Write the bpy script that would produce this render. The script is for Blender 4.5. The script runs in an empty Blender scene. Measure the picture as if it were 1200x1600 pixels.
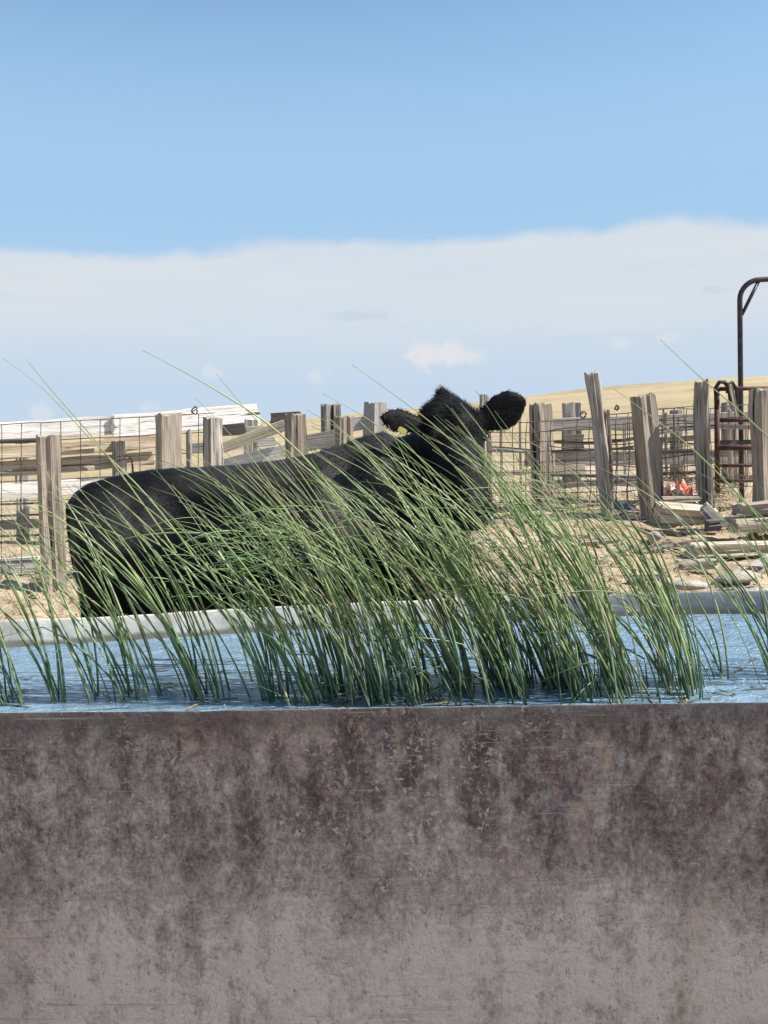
import bpy, bmesh, math, random
from math import radians as R, sin, cos, pi, sqrt, atan2
from mathutils import Vector, Matrix, Quaternion, noise
import numpy as np

random.seed(7); np.random.seed(7)
scene = bpy.context.scene
col = scene.collection

# ------------------------------------------------------------------ camera
EYE = Vector((0, 0, 1.61)); FPX = 1500.0
PITCH = R(4.57); ROLL = R(0.8)
Fw = Vector((0, cos(PITCH), -sin(PITCH)))
R0 = Vector((1, 0, 0)); U0 = R0.cross(Fw)
CR = R0*cos(ROLL) - U0*sin(ROLL); CU = U0*cos(ROLL) + R0*sin(ROLL)
cam = bpy.data.cameras.new('camera'); camo = bpy.data.objects.new('camera', cam); col.objects.link(camo)
camo.matrix_world = Matrix(((CR.x, CU.x, -Fw.x, EYE.x), (CR.y, CU.y, -Fw.y, EYE.y), (CR.z, CU.z, -Fw.z, EYE.z), (0, 0, 0, 1)))
cam.sensor_fit = 'VERTICAL'; cam.sensor_height = 36; cam.lens = FPX/1600*36
cam.clip_start = 0.05; cam.clip_end = 9000
scene.camera = camo

def P(px, py, Y):
    d = Fw + CR*((px-600)/FPX) + CU*((800-py)/FPX)
    return EYE + d*((Y-EYE.y)/d.y)
def pw(px, Y): return px/FPX*Y

# ------------------------------------------------------------------ sun, sky, exposure
SUN_AZ, SUN_EL = R(100), R(50)          # clockwise from +Y
sdir = Vector((sin(SUN_AZ)*cos(SUN_EL), cos(SUN_AZ)*cos(SUN_EL), sin(SUN_EL)))
sl = bpy.data.lights.new('sun', 'SUN'); sl.energy = 4.2; sl.angle = R(0.53); sl.color = (1.0, 0.955, 0.89)
so = bpy.data.objects.new('sun', sl); col.objects.link(so); so.rotation_euler = (-sdir).to_track_quat('-Z', 'Y').to_euler(); so.location = (10, -4, 12)
scene.view_settings.view_transform = 'Standard'; scene.view_settings.look = 'None'
scene.view_settings.exposure = 0.9; scene.view_settings.gamma = 1.0; scene.view_settings.use_curve_mapping = False
scene.render.engine = 'CYCLES'
scene.cycles.max_bounces = 8; scene.cycles.diffuse_bounces = 4; scene.cycles.caustics_reflective = False; scene.cycles.caustics_refractive = False

world = bpy.data.worlds.new('World'); scene.world = world; world.use_nodes = True
wn = world.node_tree; wn.nodes.clear(); L = wn.links
def nd(t, type_, **kw):
    n = t.nodes.new(type_)
    for k, v in kw.items(): setattr(n, k, v)
    return n
def mth(t, op, a, b=None, c=None, clamp=False):
    n = t.nodes.new('ShaderNodeMath'); n.operation = op; n.use_clamp = clamp
    for i, v in enumerate((a, b, c)):
        if v is None: continue
        if isinstance(v, (int, float)): n.inputs[i].default_value = v
        else: t.links.new(v, n.inputs[i])
    return n.outputs[0]
def maprange(t, v, a, b, c=0.0, d=1.0, smooth=True):
    n = t.nodes.new('ShaderNodeMapRange'); n.interpolation_type = 'SMOOTHSTEP' if smooth else 'LINEAR'
    n.inputs['From Min'].default_value = a; n.inputs['From Max'].default_value = b
    n.inputs['To Min'].default_value = c; n.inputs['To Max'].default_value = d
    t.links.new(v, n.inputs['Value']); return n.outputs['Result']
def mixc(t, f, a, b, mode='MIX'):
    n = t.nodes.new('ShaderNodeMix'); n.data_type = 'RGBA'; n.blend_type = mode
    for s, v in ((n.inputs[0], f), (n.inputs[6], a), (n.inputs[7], b)):
        if isinstance(v, (int, float)): s.default_value = v
        elif isinstance(v, tuple): s.default_value = (*v, 1) if len(v) == 3 else v
        else: t.links.new(v, s)
    return n.outputs[2]
def noisen(t, vec, scale, detail=4, rough=0.55, dist=0.0):
    n = t.nodes.new('ShaderNodeTexNoise'); n.inputs['Scale'].default_value = scale
    n.inputs['Detail'].default_value = detail; n.inputs['Roughness'].default_value = rough; n.inputs['Distortion'].default_value = dist
    if vec is not None: t.links.new(vec, n.inputs['Vector'])
    return n.outputs['Fac']
def mapping(t, vec, scale=(1, 1, 1), loc=(0, 0, 0), rot=(0, 0, 0)):
    n = t.nodes.new('ShaderNodeMapping'); n.inputs['Scale'].default_value = scale; n.inputs['Location'].default_value = loc; n.inputs['Rotation'].default_value = rot
    t.links.new(vec, n.inputs['Vector']); return n.outputs[0]

sky = nd(wn, 'ShaderNodeTexSky', sky_type='NISHITA', sun_disc=False)
sky.sun_elevation = SUN_EL; sky.sun_rotation = SUN_AZ; sky.altitude = 1500; sky.air_density = 1.0; sky.dust_density = 0.15; sky.ozone_density = 1.7
tc = nd(wn, 'ShaderNodeTexCoord'); dirv = tc.outputs['Generated']
sep = nd(wn, 'ShaderNodeSeparateXYZ'); L.new(dirv, sep.inputs[0])
elev = mth(wn, 'MULTIPLY', mth(wn, 'ARCSINE', sep.outputs['Z']), 180/pi)
n1 = noisen(wn, dirv, 3.2, 3); n2 = noisen(wn, dirv, 16, 6, 0.6)
E = mth(wn, 'ADD', elev, mth(wn, 'MULTIPLY', mth(wn, 'SUBTRACT', n1, 0.5), 3.0))
E = mth(wn, 'ADD', E, mth(wn, 'MULTIPLY', mth(wn, 'SUBTRACT', n2, 0.5), 1.6))
E = mth(wn, 'SUBTRACT', E, mth(wn, 'MULTIPLY', sep.outputs['X'], 1.7))
bank = maprange(wn, E, 11.5, 10.6)
under = maprange(wn, elev, 2.5, 8.0, 0.18, 1.0)
strat = noisen(wn, mapping(wn, dirv, (2.0, 2.0, 26)), 2.2, 5, 0.6)
bank = mth(wn, 'MULTIPLY', mth(wn, 'MULTIPLY', bank, under), maprange(wn, strat, 0.28, 0.66, 0.78, 1.0))
skyb = mixc(wn, 1.0, sky.outputs[0], (1.04, 1.09, .99), 'MULTIPLY')
skyb = mixc(wn, maprange(wn, elev, 27, 13, 0, .9), skyb, (1.86, 2.90, 4.05))
skyc = mixc(wn, maprange(wn, elev, 12.5, 3.5, 0, .97), skyb, (2.62, 3.30, 4.12))
skyc = mixc(wn, bank, skyc, (3.42, 3.68, 3.92))
# small fair-weather puffs near the horizon (direction, half width, half height in tan units)
def ddir(px, py): return (Fw + CR*((px-600)/FPX) + CU*((800-py)/FPX)).normalized()
wob = nd(wn, 'ShaderNodeTexNoise'); wob.inputs['Scale'].default_value = 42; wob.inputs['Detail'].default_value = 6; wob.inputs['Roughness'].default_value = .6; L.new(dirv, wob.inputs['Vector'])
for (px, py, hw, hh, k, dark) in [(695, 556, 68, 22, .9, 0), (492, 586, 26, 17, .55, 0), (327, 580, 17, 12, .5, 0), (62, 642, 22, 16, .5, 0), (970, 537, 14, 9, .45, 0),
                                  (560, 494, 44, 9, .4, 1), (1112, 453, 24, 8, .35, 1), (835, 517, 40, 10, .2, 1), (1045, 527, 26, 10, .35, 0), (238, 640, 18, 10, .35, 0)]:
    d = ddir(px, py); r = Vector((d.y, -d.x, 0)).normalized(); u = r.cross(d)
    def dotn(v):
        n = nd(wn, 'ShaderNodeVectorMath', operation='DOT_PRODUCT'); L.new(dirv, n.inputs[0]); n.inputs[1].default_value = v; return n.outputs['Value']
    a = mth(wn, 'DIVIDE', dotn(r), hw/FPX); b = mth(wn, 'DIVIDE', dotn(u), hh/FPX)
    q = mth(wn, 'SQRT', mth(wn, 'ADD', mth(wn, 'MULTIPLY', a, a), mth(wn, 'MULTIPLY', b, b)))
    q = mth(wn, 'ADD', q, mth(wn, 'MULTIPLY', mth(wn, 'SUBTRACT', wob.outputs['Fac'], 0.5), 3.0))
    m = maprange(wn, q, 1.15, 0.35, 0, k)
    front = mth(wn, 'GREATER_THAN', dotn(d), 0.5)
    m = mth(wn, 'MULTIPLY', m, front)
    skyc = mixc(wn, m, skyc, (2.55, 3.0, 3.6) if dark else (3.78, 3.84, 3.95))
bg = nd(wn, 'ShaderNodeBackground'); bg.inputs['Strength'].default_value = 0.11
L.new(skyc, bg.inputs['Color']); wo = nd(wn, 'ShaderNodeOutputWorld'); L.new(bg.outputs[0], wo.inputs[0])

# ------------------------------------------------------------------ object helpers
def setp(o, label=None, cat=None, group=None, kind=None):
    if label: o['label'] = label
    if cat: o['category'] = cat
    if group: o['group'] = group
    if kind: o['kind'] = kind
    return o
def link(name, me, parent=None, mat=None):
    o = bpy.data.objects.new(name, me); col.objects.link(o)
    if mat is not None and me is not None and not me.materials: me.materials.append(mat)
    if parent: o.parent = parent
    return o
def empty(name, loc, label, cat, group=None):
    o = bpy.data.objects.new(name, None); col.objects.link(o); o.location = loc; o.empty_display_size = .1
    return setp(o, label, cat, group)
def pydata(name, v, f, smooth=True):
    me = bpy.data.meshes.new(name); me.from_pydata(v, [], f)
    if smooth: me.polygons.foreach_set('use_smooth', [True]*len(me.polygons))
    me.update(); return me
class Geo:
    def __init__(s): s.v = []; s.f = []
    def add(s, v, f):
        o = len(s.v); s.v += v; s.f += [tuple(i+o for i in q) for q in f]
    def tube(s, pts, rad, n=5, cap=True, rot=0.0):
        pts = [Vector(p) for p in pts]; N = len(pts); o = len(s.v)
        t = (pts[1]-pts[0]).normalized(); a = Vector((0, 0, 1)) if abs(t.z) < .9 else Vector((1, 0, 0))
        x = t.cross(a).normalized()
        for i, p in enumerate(pts):
            t = (pts[min(i+1, N-1)]-pts[max(i-1, 0)]).normalized()
            x = (x - t*x.dot(t)).normalized(); y = t.cross(x)
            r = rad[i] if isinstance(rad, (list, tuple)) else rad
            for k in range(n):
                an = rot+2*pi*k/n; s.v.append(p + x*(cos(an)*r) + y*(sin(an)*r))
        for i in range(N-1):
            for k in range(n):
                k2 = (k+1) % n; s.f.append((o+i*n+k, o+i*n+k2, o+(i+1)*n+k2, o+(i+1)*n+k))
        if cap:
            s.f.append(tuple(o+k for k in reversed(range(n)))); s.f.append(tuple(o+(N-1)*n+k for k in range(n)))
    def mesh(s, name, smooth=True): return pydata(name, [tuple(p) for p in s.v], s.f, smooth)

def fbm(p, o=4): return noise.fractal(p, 1.0, 2.0, o)

def beam_mesh(name, Ln, w, d, seed, rough=.006, groove=.006, npx=7, taper=0.0, roundness=.25, endrag=.012, bow=0.0, step=.05, twist=0.0, maxrows=34):
    """A sawn or split timber along local z, w (x) by d (y), with weathered grooves, worn corners and ragged ends."""
    rnd = random.Random(seed); per = []
    if roundness >= .99:
        n = npx*4
        for k in range(n):
            a = 2*pi*k/n; per.append((cos(a)*w/2, sin(a)*d/2))
    else:
        m = npx
        for (sx, sy, ex, ey) in ((-1, -1, 1, -1), (1, -1, 1, 1), (1, 1, -1, 1), (-1, 1, -1, -1)):
            for k in range(m):
                t = k/m; x = sx+(ex-sx)*t; y = sy+(ey-sy)*t
                l = (abs(x)**8+abs(y)**8)**(1/8)      # rounded corners
                px_, py_ = x/l, y/l
                per.append(((x*(1-roundness)+px_*roundness)*w/2, (y*(1-roundness)+py_*roundness)*d/2))
    n = len(per); rows = max(2, min(maxrows, int(Ln/step)+1))
    gro = [rnd.random() for _ in per]; gro = [(g**3)*groove*2.2 for g in gro]
    er0 = []; er1 = []
    for (x, y) in per:
        q = Vector((x/w*2.2, y/d*2.2, seed*1.3)); er0.append(noise.noise(q)*endrag*1.6+rnd.uniform(-.25, .25)*endrag); er1.append(noise.noise(q+Vector((9, 4, 2)))*endrag*1.6+rnd.uniform(-.25, .25)*endrag - (.012 if max(abs(x)/w, abs(y)/d) > .46 and roundness > .1 and w > .1 else 0)*rnd.random())
    v = []; f = []; sd = Vector((seed*3.71 % 97, seed*1.37 % 53, seed*7.7 % 31))
    bx, by = rnd.uniform(-1, 1)*bow, rnd.uniform(-1, 1)*bow
    for i in range(rows):
        t = i/(rows-1); s = 1-taper*t; tw = twist*t; c_, s_ = cos(tw), sin(tw); bo = sin(pi*t)
        for k, (x, y) in enumerate(per):
            r = sqrt(x*x+y*y)+1e-9; z = t*Ln
            if i == 0: z -= er0[k]
            if i == rows-1: z += er1[k]
            nz = noise.noise(Vector((x*9, y*9, z*2.2))+sd)*rough*1.6 + noise.noise(Vector((x*40, y*40, z*5))+sd)*rough*.9
            g = gro[k]*(0.55+0.9*max(0, noise.noise(Vector((k*.9, 5.1, z*1.9))+sd)+.35))
            q = (r*s + nz - g)/r
            X, Yy = x*q, y*q
            v.append((X*c_-Yy*s_+bx*bo, X*s_+Yy*c_+by*bo, z))
    for i in range(rows-1):
        for k in range(n):
            k2 = (k+1) % n; f.append((i*n+k, i*n+k2, (i+1)*n+k2, (i+1)*n+k))
    b = len(v); v.append((0, 0, .004)); v.append((bx*0, by*0, Ln-.006))
    for k in range(n):
        k2 = (k+1) % n; f.append((b, k2, k)); f.append((b+1, (rows-1)*n+k, (rows-1)*n+k2))
    me = pydata(name, v, f, False)
    sm = [True]*len(me.polygons)
    me.polygons.foreach_set('use_smooth', [False]*len(me.polygons) if n < 20 else sm)
    try: me.set_sharp_from_angle(angle=R(38))
    except Exception: pass
    return me
_seed = [100]
def member(name, A, B, w, d, mat, parent=None, roll=0.0, label=None, **kw):
    A = Vector(A); B = Vector(B); D = B-A; _seed[0] += 1
    me = beam_mesh(name, D.length, w, d, kw.pop('seed', _seed[0]), **kw)
    o = link(name, me, parent, mat); o.rotation_mode = 'QUATERNION'
    if abs(D.normalized().z) > .8: q = Vector((0, 0, 1)).rotation_difference(D)
    else:   # lying: local x stays vertical
        z = D.normalized(); x = Vector((0, 0, -1)); x = (x - z*x.dot(z)).normalized(); y = z.cross(x)
        q = Matrix((x, y, z)).transposed().to_quaternion()
    o.rotation_quaternion = q @ Quaternion((0, 0, 1), roll)
    o.location = A - (parent.location if parent else Vector((0, 0, 0)))
    if label: o['label'] = label
    return o

# ------------------------------------------------------------------ materials
def newmat(name):
    m = bpy.data.materials.new(name); m.use_nodes = True; t = m.node_tree
    return m, t, t.nodes['Principled BSDF']
def bumpn(t, bs, h, strength=.5, dist=.01):
    b = nd(t, 'ShaderNodeBump'); b.inputs['Strength'].default_value = strength; b.inputs['Distance'].default_value = dist
    t.links.new(h, b.inputs['Height']); t.links.new(b.outputs[0], bs.inputs['Normal']); return b
def ramp(t, v, stops):
    n = nd(t, 'ShaderNodeValToRGB'); e = n.color_ramp.elements
    while len(e) < len(stops): e.new(.5)
    for i, (p, c) in enumerate(stops): e[i].position = p; e[i].color = (*c, 1)
    t.links.new(v, n.inputs[0]); return n.outputs[0]

def wood(name, dark, mid, light, rough=.85):
    m, t, bs = newmat(name); c = nd(t, 'ShaderNodeTexCoord'); ob = c.outputs['Object']
    oi = nd(t, 'ShaderNodeObjectInfo')
    off = nd(t, 'ShaderNodeVectorMath', operation='ADD'); t.links.new(ob, off.inputs[0])
    cmb = nd(t, 'ShaderNodeCombineXYZ'); t.links.new(mth(t, 'MULTIPLY', oi.outputs['Random'], 37), cmb.inputs[2]); t.links.new(cmb.outputs[0], off.inputs[1])
    v = off.outputs[0]
    g = noisen(t, mapping(t, v, (55, 55, 2.2)), 1.0, 8, .62, .4)
    g2 = noisen(t, mapping(t, v, (150, 150, 5)), 1.0, 4, .6)
    bl = noisen(t, mapping(t, v, (5, 5, 1.6)), 1.0, 5, .6)
    cc = ramp(t, g, [(.3, dark), (.47, mid), (.66, light)])
    cc = mixc(t, maprange(t, bl, .35, .7, 0, .55), cc, light)
    crack = maprange(t, noisen(t, mapping(t, v, (38, 38, .8)), 1.0, 3, .5), .36, .30)
    cc = mixc(t, crack, cc, tuple(x*.3 for x in dark))
    val = mth(t, 'ADD', mth(t, 'MULTIPLY', oi.outputs['Random'], .35), .82)
    h = nd(t, 'ShaderNodeHueSaturation'); t.links.new(cc, h.inputs['Color']); t.links.new(val, h.inputs['Value'])
    t.links.new(h.outputs[0], bs.inputs['Base Color']); bs.inputs['Roughness'].default_value = rough; bs.inputs['Specular IOR Level'].default_value = .2
    hh = mth(t, 'ADD', mth(t, 'MULTIPLY', g, 1.0), mth(t, 'MULTIPLY', g2, .5))
    hh = mth(t, 'SUBTRACT', hh, mth(t, 'MULTIPLY', crack, .8))
    bumpn(t, bs, hh, .8, .012); return m
W_TIE = wood('weathered tie', (.10, .08, .065), (.29, .235, .185), (.48, .405, .325))
W_GREY = wood('grey board', (.13, .115, .10), (.27, .245, .22), (.40, .37, .335))
W_LOG = wood('silver log', (.11, .095, .08), (.29, .255, .215), (.47, .43, .375))
W_WHITE = wood('bleached white plank', (.30, .27, .23), (.62, .585, .54), (.80, .775, .74))
W_PALE = wood('pale straw timber', (.19, .145, .10), (.41, .335, .24), (.60, .52, .40))
W_DARK = wood('dark tie', (.045, .036, .032), (.10, .085, .075), (.19, .165, .145))

def rusty(name, a, b, rough=.6, metal=.3):
    m, t, bs = newmat(name); c = nd(t, 'ShaderNodeTexCoord').outputs['Object']
    n = noisen(t, c, 22, 6, .6); cc = ramp(t, n, [(.35, a), (.62, b)])
    t.links.new(cc, bs.inputs['Base Color']); bs.inputs['Roughness'].default_value = rough; bs.inputs['Metallic'].default_value = metal
    bumpn(t, bs, noisen(t, c, 90, 4), .3, .003); return m
M_WIRE = rusty('rusty wire', (.06, .045, .04), (.17, .13, .105))
M_GALV = rusty('dull galvanised rod', (.13, .12, .11), (.36, .34, .31), .5, .5)
M_PIPE = rusty('dark steel pipe', (.02, .018, .02), (.06, .05, .05), .45, .5)
M_RUST = rusty('rusty red pipe', (.05, .022, .016), (.13, .06, .042), .7, .2)
M_RUBBER = rusty('black rubber strap', (.012, .011, .011), (.035, .03, .03), .7, 0)

# tank steel: outside weathered and rust-brown, inside pale with mineral scale
def tank_outer():
    m, t, bs = newmat('weathered tank steel'); ob = nd(t, 'ShaderNodeTexCoord').outputs['Object']
    v = ob
    N_ = lambda sc, lo=(0, 0, 0), d=12, rg=.72, ds=0.0, ro=(0, 0, 0): noisen(t, mapping(t, v, sc, lo, ro), 1.0, d, rg, ds)
    A = N_((1.9, 1.9, 1.7), ds=.35); B = N_((11, 11, 1.3), (2, 0, 0)); C = N_((24, 24, 20), rg=.78); D = N_((75, 75, 60), d=8, rg=.78)
    pat = N_((5.5, 5.5, 4.2), (3, 1, 7), rg=.76, ds=.5)
    sx = nd(t, 'ShaderNodeSeparateXYZ'); t.links.new(v, sx.inputs[0])
    def wsum(*pr):
        o = None
        for n_, k in pr:
            m_ = mth(t, 'MULTIPLY', mth(t, 'SUBTRACT', n_, .5), k); o = m_ if o is None else mth(t, 'ADD', o, m_)
        return o
    # paler towards the bottom, its upper limit ragged and run down in streaks
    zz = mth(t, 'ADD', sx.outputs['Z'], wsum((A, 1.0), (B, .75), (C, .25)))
    low_pale = maprange(t, zz, .59, .12)
    val = mth(t, 'ADD', mth(t, 'ADD', wsum((A, .62), (B, .80), (pat, .85), (C, .85), (D, .5)), .018), mth(t, 'MULTIPLY', low_pale, .28))
    c = ramp(t, mth(t, 'ADD', val, .5), [(.30, (.056, .043, .042)), (.42, (.106, .083, .087)), (.52, (.192, .167, .172)), (.64, (.318, .292, .294)), (.82, (.53, .50, .492))])
    c = mixc(t, mth(t, 'MULTIPLY', maprange(t, N_((2.6, 2.6, 1.5), (4.1, 0, 1.3), rg=.68, ds=.4), .53, .66), maprange(t, C, .40, .55, .25, .6)), c, (.125, .070, .060))
    c = mixc(t, mth(t, 'MULTIPLY', maprange(t, N_((3.2, 3.2, 1.8), (9, 2, 0), rg=.7, ds=.5), .53, .64), maprange(t, C, .42, .62, .1, .75)), c, (.44, .31, .235))
    fl = mth(t, 'MULTIPLY', maprange(t, D, .55, .68), maprange(t, pat, .44, .58, .12, 1))
    c = mixc(t, mth(t, 'MULTIPLY', fl, .75), c, (.50, .46, .42))
    c = mixc(t, mth(t, 'MULTIPLY', maprange(t, D, .44, .33), .6), c, (.05, .038, .036))
    # flaked scale: small pale strokes and pits in clusters
    fk = N_((62, 62, 34), (1, 4, 2), d=9, rg=.72, ds=.5, ro=(0, R(32), 0)); fk2 = N_((44, 44, 80), (6, 4, 9), d=9, rg=.72, ds=.4, ro=(0, R(-20), 0))
    cl = N_((3.4, 3.4, 3.0), (5, 5, 1), d=6, rg=.7)
    f_ = mth(t, 'MAXIMUM', maprange(t, fk, .565, .605), maprange(t, fk2, .575, .61))
    ridge = lambda n_, w_: maprange(t, mth(t, 'ABSOLUTE', mth(t, 'SUBTRACT', n_, .5)), w_, 0)
    vein = mth(t, 'MULTIPLY', ridge(N_((19, 19, 16), (2, 9, 2), d=7, rg=.62, ds=.7), .028), maprange(t, N_((2.4, 2.4, 2.2), (3, 8, 5), d=6, rg=.68), .47, .60))
    f_ = mth(t, 'MAXIMUM', f_, mth(t, 'MULTIPLY', vein, .8))
    f_ = mth(t, 'MULTIPLY', f_, maprange(t, cl, .42, .62, .12, 1))
    c = mixc(t, mth(t, 'MULTIPLY', f_, .8), c, (.54, .50, .475))
    pit = mth(t, 'MULTIPLY', maprange(t, N_((52, 52, 40), (7, 7, 3), d=8, rg=.7, ds=.3), .42, .375), mth(t, 'MULTIPLY', maprange(t, cl, .38, .6, .8, .1), mth(t, 'SUBTRACT', 1.0, mth(t, 'MULTIPLY', low_pale, .85))))
    c = mixc(t, mth(t, 'MULTIPLY', pit, .75), c, (.042, .032, .031))
    seep = maprange(t, mth(t, 'ADD', sx.outputs['Z'], wsum((B, .32), (C, .08))), .80, .885, 0, .7)
    c = mixc(t, seep, c, (.078, .058, .055))
    # scratches and rub marks, most of them on one stretch of the side
    sc = noisen(t, mapping(t, v, (2.6, 2.6, 150), (0, 0, 0), (0, R(1.5), 0)), 1.0, 6, .72, .2)
    sc2 = noisen(t, mapping(t, v, (6, 6, 110), (5, 0, 0), (0, R(-9), 0)), 1.0, 5, .7, .2)
    scm = mth(t, 'MULTIPLY', maprange(t, sc, .585, .65), maprange(t, N_((1.7, 1.7, 3.2), (3.3, 0, .2), d=4, rg=.6), .44, .57))
    scm = mth(t, 'MAXIMUM', scm, mth(t, 'MULTIPLY', maprange(t, sc2, .65, .70), maprange(t, N_((2.2, 2.2, 2.6), (8, 0, 4), d=4, rg=.6), .50, .60)))
    c = mixc(t, mth(t, 'MULTIPLY', scm, .65), c, (.48, .45, .42))
    t.links.new(c, bs.inputs['Base Color']); bs.inputs['Roughness'].default_value = .82; bs.inputs['Specular IOR Level'].default_value = .25
    hgt = mth(t, 'SUBTRACT', mth(t, 'ADD', wsum((D, .8), (C, 1.2), (pat, 1.2)), mth(t, 'MULTIPLY', f_, .22)), mth(t, 'ADD', mth(t, 'MULTIPLY', pit, .3), mth(t, 'MULTIPLY', scm, .4)))
    bumpn(t, bs, hgt, .9, .022); return m
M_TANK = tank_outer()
def tank_inner():
    m, t, bs = newmat('scaled galvanised inside'); v = nd(t, 'ShaderNodeTexCoord').outputs['Object']
    n = noisen(t, v, 7, 6, .62); st = noisen(t, mapping(t, v, (14, 14, 3)), 1.0, 5)
    c = ramp(t, mth(t, 'ADD', mth(t, 'MULTIPLY', n, .6), mth(t, 'MULTIPLY', st, .4)), [(.35, (.31, .28, .235)), (.48, (.55, .505, .435)), (.62, (.73, .685, .61))])
    sx = nd(t, 'ShaderNodeSeparateXYZ'); t.links.new(v, sx.inputs[0])
    wl = maprange(t, mth(t, 'ADD', sx.outputs['Z'], mth(t, 'MULTIPLY', mth(t, 'SUBTRACT', n, .5), .06)), .815, .795)
    shade_x = mth(t, 'ADD', sx.outputs['X'], mth(t, 'MULTIPLY', mth(t, 'SUBTRACT', st, .5), 1.2))
    c = mixc(t, maprange(t, shade_x, .35, .8, 0, .9), c, mixc(t, n, (.13, .13, .135), (.26, .26, .265)))      # shade on the right stretch put into the colour as darker grey
    c = mixc(t, mth(t, 'MULTIPLY', wl, .85), c, (.16, .13, .085))
    t.links.new(c, bs.inputs['Base Color']); bs.inputs['Roughness'].default_value = .85
    bumpn(t, bs, n, .35, .015); return m
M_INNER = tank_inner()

def water_mat():
    m, t, bs = newmat('rippled tank water'); v = nd(t, 'ShaderNodeTexCoord').outputs['Object']
    bs.inputs['Base Color'].default_value = (.022, .045, .048, 1); bs.inputs['Roughness'].default_value = .16; bs.inputs['IOR'].default_value = 1.36
    n = noisen(t, mapping(t, v, (1, 1.9, 1), rot=(0, 0, R(12))), 7, 4, .6, .5); n2 = noisen(t, mapping(t, v, (1, 2.2, 1), rot=(0, 0, R(-10))), 38, 3, .6, .3)
    al = noisen(t, mapping(t, v, (1, 2.2, 1)), 5.5, 6, .65)
    c = mixc(t, maprange(t, al, .55, .72, 0, .8), (.20, .315, .41), (.14, .19, .15)); t.links.new(c, bs.inputs['Base Color'])
    bumpn(t, bs, mth(t, 'ADD', n, mth(t, 'MULTIPLY', n2, .3)), 1.0, .05); return m
M_WATER = water_mat()

def ground_mat():
    m, t, bs = newmat('dry dirt and grass'); v = nd(t, 'ShaderNodeTexCoord').outputs['Object']
    a = noisen(t, v, 1.3, 6, .6); b = noisen(t, v, 9, 8, .65); f = noisen(t, v, 70, 5, .65)
    s = mth(t, 'ADD', mth(t, 'MULTIPLY', a, .45), mth(t, 'ADD', mth(t, 'MULTIPLY', b, .4), mth(t, 'MULTIPLY', f, .2)))
    near = ramp(t, s, [(.40, (.21, .15, .095)), (.50, (.44, .335, .215)), (.62, (.62, .50, .35))])
    g1 = noisen(t, mapping(t, v, (.018, .05, .05)), 1.0, 8, .62); g2 = noisen(t, mapping(t, v, (.35, .9, .5)), 1.0, 6, .65)
    far = ramp(t, mth(t, 'ADD', mth(t, 'MULTIPLY', g1, .55), mth(t, 'MULTIPLY', g2, .45)), [(.36, (.25, .195, .115)), (.5, (.40, .315, .185)), (.65, (.50, .40, .25))])
    geo = nd(t, 'ShaderNodeSeparateXYZ'); t.links.new(v, geo.inputs[0])
    k = maprange(t, geo.outputs['Y'], 11, 22)
    t.links.new(mixc(t, k, near, far), bs.inputs['Base Color']); bs.inputs['Roughness'].default_value = .95; bs.inputs['Specular IOR Level'].default_value = .1
    bumpn(t, bs, mth(t, 'ADD', b, mth(t, 'MULTIPLY', f, .5)), .8, .05); return m
M_GROUND = ground_mat()

def plant_mat(name, cols, trans=.3, rough=.42, base=None):
    m, t, bs = newmat(name); gi = nd(t, 'ShaderNodeNewGeometry'); rnd_ = gi.outputs['Random Per Island']
    c = ramp(t, rnd_, cols); v = nd(t, 'ShaderNodeTexCoord').outputs['Object']
    n = noisen(t, mapping(t, v, (30, 30, 6)), 1.0, 4)
    if base is not None:      # lower stems are darker and bluer
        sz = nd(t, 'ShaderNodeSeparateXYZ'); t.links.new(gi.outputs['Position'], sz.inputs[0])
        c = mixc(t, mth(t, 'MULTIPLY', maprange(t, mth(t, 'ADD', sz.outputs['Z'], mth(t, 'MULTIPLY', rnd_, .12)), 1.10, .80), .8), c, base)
    h = nd(t, 'ShaderNodeHueSaturation'); t.links.new(c, h.inputs['Color']); t.links.new(mth(t, 'ADD', mth(t, 'MULTIPLY', n, .6), .7), h.inputs['Value'])
    t.links.new(h.outputs[0], bs.inputs['Base Color']); bs.inputs['Roughness'].default_value = rough
    tr = nd(t, 'ShaderNodeBsdfTranslucent'); t.links.new(h.outputs[0], tr.inputs['Color'])
    mx = nd(t, 'ShaderNodeMixShader'); mx.inputs[0].default_value = trans
    out = t.nodes['Material Output']; t.links.new(bs.outputs[0], mx.inputs[1]); t.links.new(tr.outputs[0], mx.inputs[2]); t.links.new(mx.outputs[0], out.inputs[0])
    return m
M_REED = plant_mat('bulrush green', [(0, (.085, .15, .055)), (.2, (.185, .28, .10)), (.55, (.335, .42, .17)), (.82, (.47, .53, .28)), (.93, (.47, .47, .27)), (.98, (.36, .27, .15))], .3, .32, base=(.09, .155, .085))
M_BLADE = plant_mat('fresh light green blade', [(0, (.20, .32, .09)), (.6, (.32, .44, .15)), (1, (.45, .53, .27))], .35, .32)
M_STRAW = plant_mat('dry straw', [(0, (.32, .25, .13)), (.6, (.52, .43, .25)), (1, (.62, .54, .37))], .2, .7)

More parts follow.
